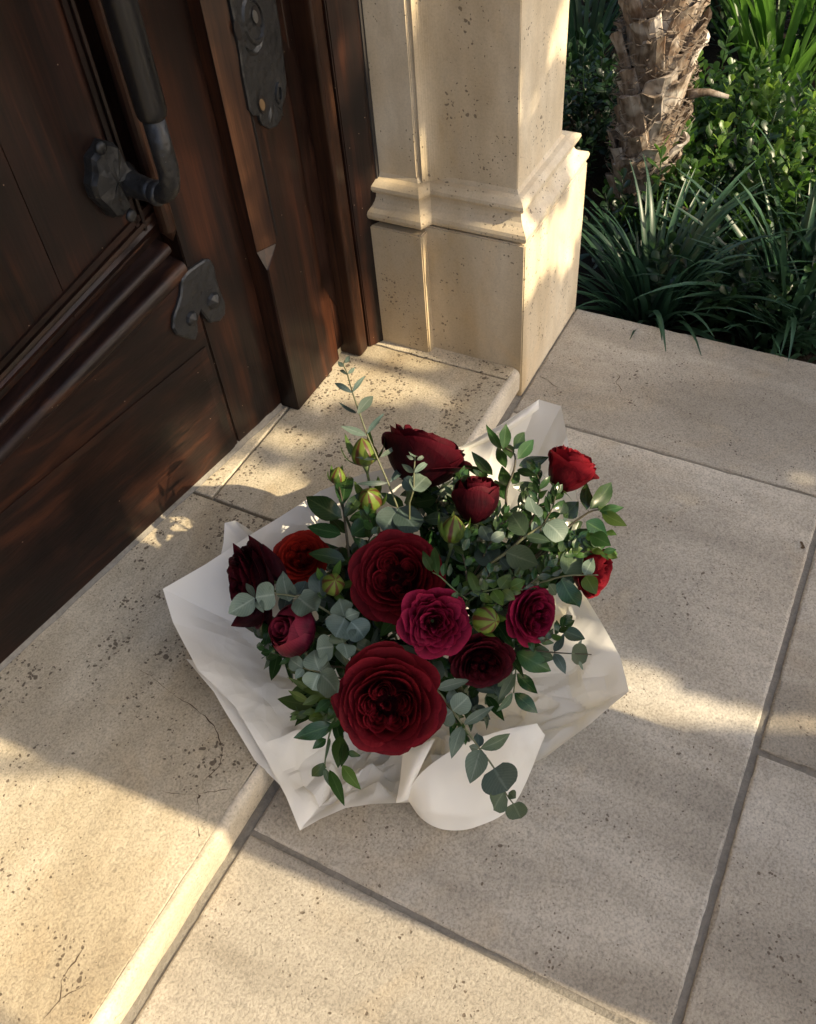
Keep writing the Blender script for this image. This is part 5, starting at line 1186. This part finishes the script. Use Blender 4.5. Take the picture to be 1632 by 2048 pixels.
def paper_sheet(rim, closed, n_u, n_v, seed, amp=.010, base_r=.040, coarse=(38, 5), name='paper_sheet', sag=0.0):
    R3 = [at_z(*p) for p in rim]
    seg = list(zip(R3, R3[1:]+[R3[0]])) if closed else list(zip(R3, R3[1:]))
    tot = sum((b-a).length for a, b in seg); cols = []
    for a, b in seg:
        k = max(1, round(n_u*(b-a).length/tot)); cols += [a.lerp(b, i/k) for i in range(k)]
    if not closed: cols.append(R3[-1])
    n_u = len(cols); vs_ = []
    c1 = Crumple(coarse[0], coarse[1], int(seed*10), closed); c2 = Crumple(coarse[0]*2+5, coarse[1]*2+1, int(seed*10)+1, closed)
    for i, q in enumerate(cols):
        d = V(q.x-AXB.x, q.y-AXB.y, 0); rr = d.length; d.normalize()
        b0 = AXB+d*base_r+V(0, 0, .006); c = AXB+d*(base_r+(rr-base_r)*.42)+V(0, 0, q.z*.52-.010+sag); nrm = (d*-.7+V(0, 0, .7)); am = amp*crease_amt(q)
        for j in range(n_v):
            v = j/(n_v-1); p = b0*((1-v)**2)+c*(2*v*(1-v))+q*(v*v)
            env = min(1, (1-v)*5)**.8*min(1, v*3); u = i/n_u
            w = am*(c1(u, v, p)+.50*c2(u, v, p)+.5*mnoise.noise(V(p.x*6+seed, p.y*6, 0)))
            pj = p+nrm*(w*env+.0012*mnoise.noise(V(p.x*25, p.y*25, seed))*v)
            fz = .004 if pj.y < YF-.004 else SZ+.004
            if pj.z < fz: pj.z = fz
            vs_.append(pj)
    return obj(name, vs_, [f[::-1] for f in grid_faces(n_u, n_v, closed)], PAPER_M, wrap, True)
crisp(paper_sheet(RIM, True, 360, 66, 1.3, amp=.0185), 10)
# second layer that shows past the front left edge
paper_sheet([(372, 1318, .118), (400, 1352, .112), (428, 1384, .100), (470, 1455, .080), (510, 1520, .062), (552, 1562, .048), (590, 1600, .035)], False, 60, 24, 4.7, amp=.004, coarse=(10, 4))
paper_sheet([(440, 1118, .165), (447, 1085, .168), (449, 1046, .172), (470, 1041, .174), (492, 1054, .178), (520, 1075, .18)], False, 40, 18, 8.1, amp=.002, coarse=(6, 3))
def loft(name, A, B, n_u=40, n_v=14, bulge=0.0, outdir=None, amp=.0, seed=0.0):
    A = [at_z(*p) for p in A]; B = [at_z(*p) for p in B]; vs_ = []
    for i in range(n_u):
        t = i/(n_u-1); a = poly_lerp(A, t); b = poly_lerp(B, t)
        for j in range(n_v):
            v = j/(n_v-1); p = a.lerp(b, v)
            p = p+outdir*(bulge*math.sin(math.pi*v)*math.sin(math.pi*t)**.5)+outdir*(amp*(facet(p, 15, seed+2.2)-.4)*math.sin(math.pi*min(1, v*1.0))**.6)
            if p.z < .003: p.z = .003
            vs_.append(p)
    return crisp(obj(name, vs_, grid_faces(n_u, n_v), PAPER_M, wrap, True), 40)
def smooth_path(pts, n=24):
    out = []
    for i in range(len(pts)-1):
        p0 = pts[max(i-1, 0)]; p1 = pts[i]; p2 = pts[i+1]; p3 = pts[min(i+2, len(pts)-1)]
        for k in range(6):
            t = k/6
            out.append(tuple(.5*((2*b)+(c-a)*t+(2*a-5*b+4*c-d)*t*t+(3*b-a-3*c+d)*t**3) for a, b, c, d in zip(p0, p1, p2, p3)))
    return out+[pts[-1]]
OUTF = V(-.45, -.60, .45).normalized()
loft('rolled_flap', smooth_path([(814, 1596, .040), (826, 1566, .068), (858, 1532, .085), (920, 1492, .100), (1000, 1462, .106), (1074, 1447, .100)]),
     smooth_path([(817, 1602, .034), (846, 1640, .016), (893, 1660, .008), (955, 1653, .008), (1030, 1606, .018), (1090, 1470, .085)]), 50, 18, .011, OUTF, amp=.010)
loft('folded_edge', [(905, 905, .222), (1000, 853, .243), (1077, 800, .251)], [(925, 905, .221), (1010, 868, .236), (1078, 818, .244)], 30, 6, .006, TOCAM)
loft('paper_pleat', smooth_path([(792, 1606, .034), (800, 1560, .060), (806, 1500, .085)]), smooth_path([(822, 1600, .036), (836, 1548, .075), (870, 1478, .110)]), 20, 8, .010, TOCAM)

# ================================================================== unseen shade casters added beside and behind the camera
col = thing('shade_column', 'unseen square travertine column added to cast the shadow edge on the step', 'column', (.52, -.90, 0))  # added out of view so that its edge cuts the sun patch
def colbox(name, x0, x1, y0, y1, z0, z1, b=.006): bm_obj(name, box_bm(x0, x1, y0, y1, z0, z1, b), PILLAR_M, col)
CX0 = .243+.08*(YF+.90); CX1 = CX0+.315
colbox('plinth', CX0-.004, CX1+.004, -1.05, -.745, .0005, .30)
colbox('shaft', CX0, CX1, -1.046, -.749, .3005, 2.5)
colbox('capital', CX0-.03, CX1+.03, -1.08, -.72, 2.5005, 2.62)
RT = random.Random(77)
def shade_tree():
    root = thing('shade_tree', 'unseen leafy tree added to shade the doorway, crown gaps shaped for sun patches', 'tree', (1.20, -2.75, GZ))  # added out of view; leaves left out where sunlight should pass
    def add_tube(acc, pts, rad):
        v, f = tube(pts, rad, 8); k = len(acc[0]); acc[0].extend(v); acc[1].extend(tuple(i+k for i in q) for q in f)
    acc = ([], [])
    add_tube(acc, [V(0, 0, 0), V(.02, .02, .6), V(-.02, .05, 1.2), V(0, .05, 1.7)], [.075, .06, .052, .04])
    for a, l, h in ((.2, .6, 1.0), (1.4, .5, 1.3), (2.6, .9, 1.2), (3.6, .7, 1.5), (4.6, .5, 1.1), (5.4, .7, 1.4)):
        add_tube(acc, [V(0, .05, 1.1+.08*h), V(l*.5*math.cos(a), .05+.25*math.sin(a), 1.3+.35*h), V(l*math.cos(a), .05+.4*math.sin(a), 1.4+.75*h)], [.028, .018, .008])
    add('trunk', new_mesh('trunk', acc[0], acc[1], STEM_DK, True), root)
    vs_, fs = [], []
    def dens(x, z):
        """how thick the crown is where the light for (x, z) of the plane y=-2.5 passes"""
        n = mnoise.noise(V(x*4.5, z*4.5, 1.0)); n2 = mnoise.noise(V(x*11, z*11, 6.0))
        e = .05*n2
        if x < .225+e*.5: return .8 if x > -.9 and z > 1.2 and n > -.2 else 0
        if x < .885+.13*smooth(1.75, 2.08, z)+e*.6:
            if z > 2.32+e*1.3: return 1.0
            return 0
        if x < 1.335+e: 
            if 2.02+e < z < 2.34+e and x > 1.20+e: return 0.0
            return 1.0
        if x < 1.80+e: return 1.0 if z < 2.06+e*1.5 else (.9 if n+.4*n2 > .22 else .0)
        if x < 3.4: return .9 if (n+.5*n2 > .28) else 0
        return .3
    n = 0; tries = 0
    while n < 14000 and tries < 150000:
        tries += 1
        x = RT.uniform(-1.0, 3.6); z = RT.uniform(1.15, 3.5)
        if n > 6500: x = RT.uniform(.86, 1.9); z = RT.uniform(1.15, 2.1) if n < 11500 else RT.uniform(2.2, 2.9)
        if n > 12500: x = RT.uniform(.25, 1.0)
        if 10300 < n < 11500: x = RT.uniform(.88, 1.12)

        yy = RT.gauss(0, .22)
        # keep the gap lined up along the sun's direction
        X = x; Z = z
        if RT.random() > dens(X, Z): continue
        y = -2.5+yy; x2 = x - .08*yy; z2 = z - .6475*yy
        d = Vector((RT.gauss(0, 1), RT.gauss(0, 1), RT.gauss(-.3, .6))).normalized(); s = d.cross(Vector((RT.gauss(0, .5), RT.gauss(-1, .5), RT.gauss(.6, .5)))).normalized(); l = RT.uniform(.05, .085); w = l*.27; b = V(x2-1.20, y+2.75, z2-GZ)-d*(l*.5); k = len(vs_)
        vs_ += [b, b+d*(l*.35)+s*w, b+d*(l*.7)+s*(w*.8), b+d*l, b+d*(l*.7)-s*(w*.8), b+d*(l*.35)-s*w]; fs.append((k, k+1, k+2, k+3, k+4, k+5)); n += 1
    add('crown', new_mesh('crown', vs_, fs, SHRUB_M, False), root)
shade_tree()
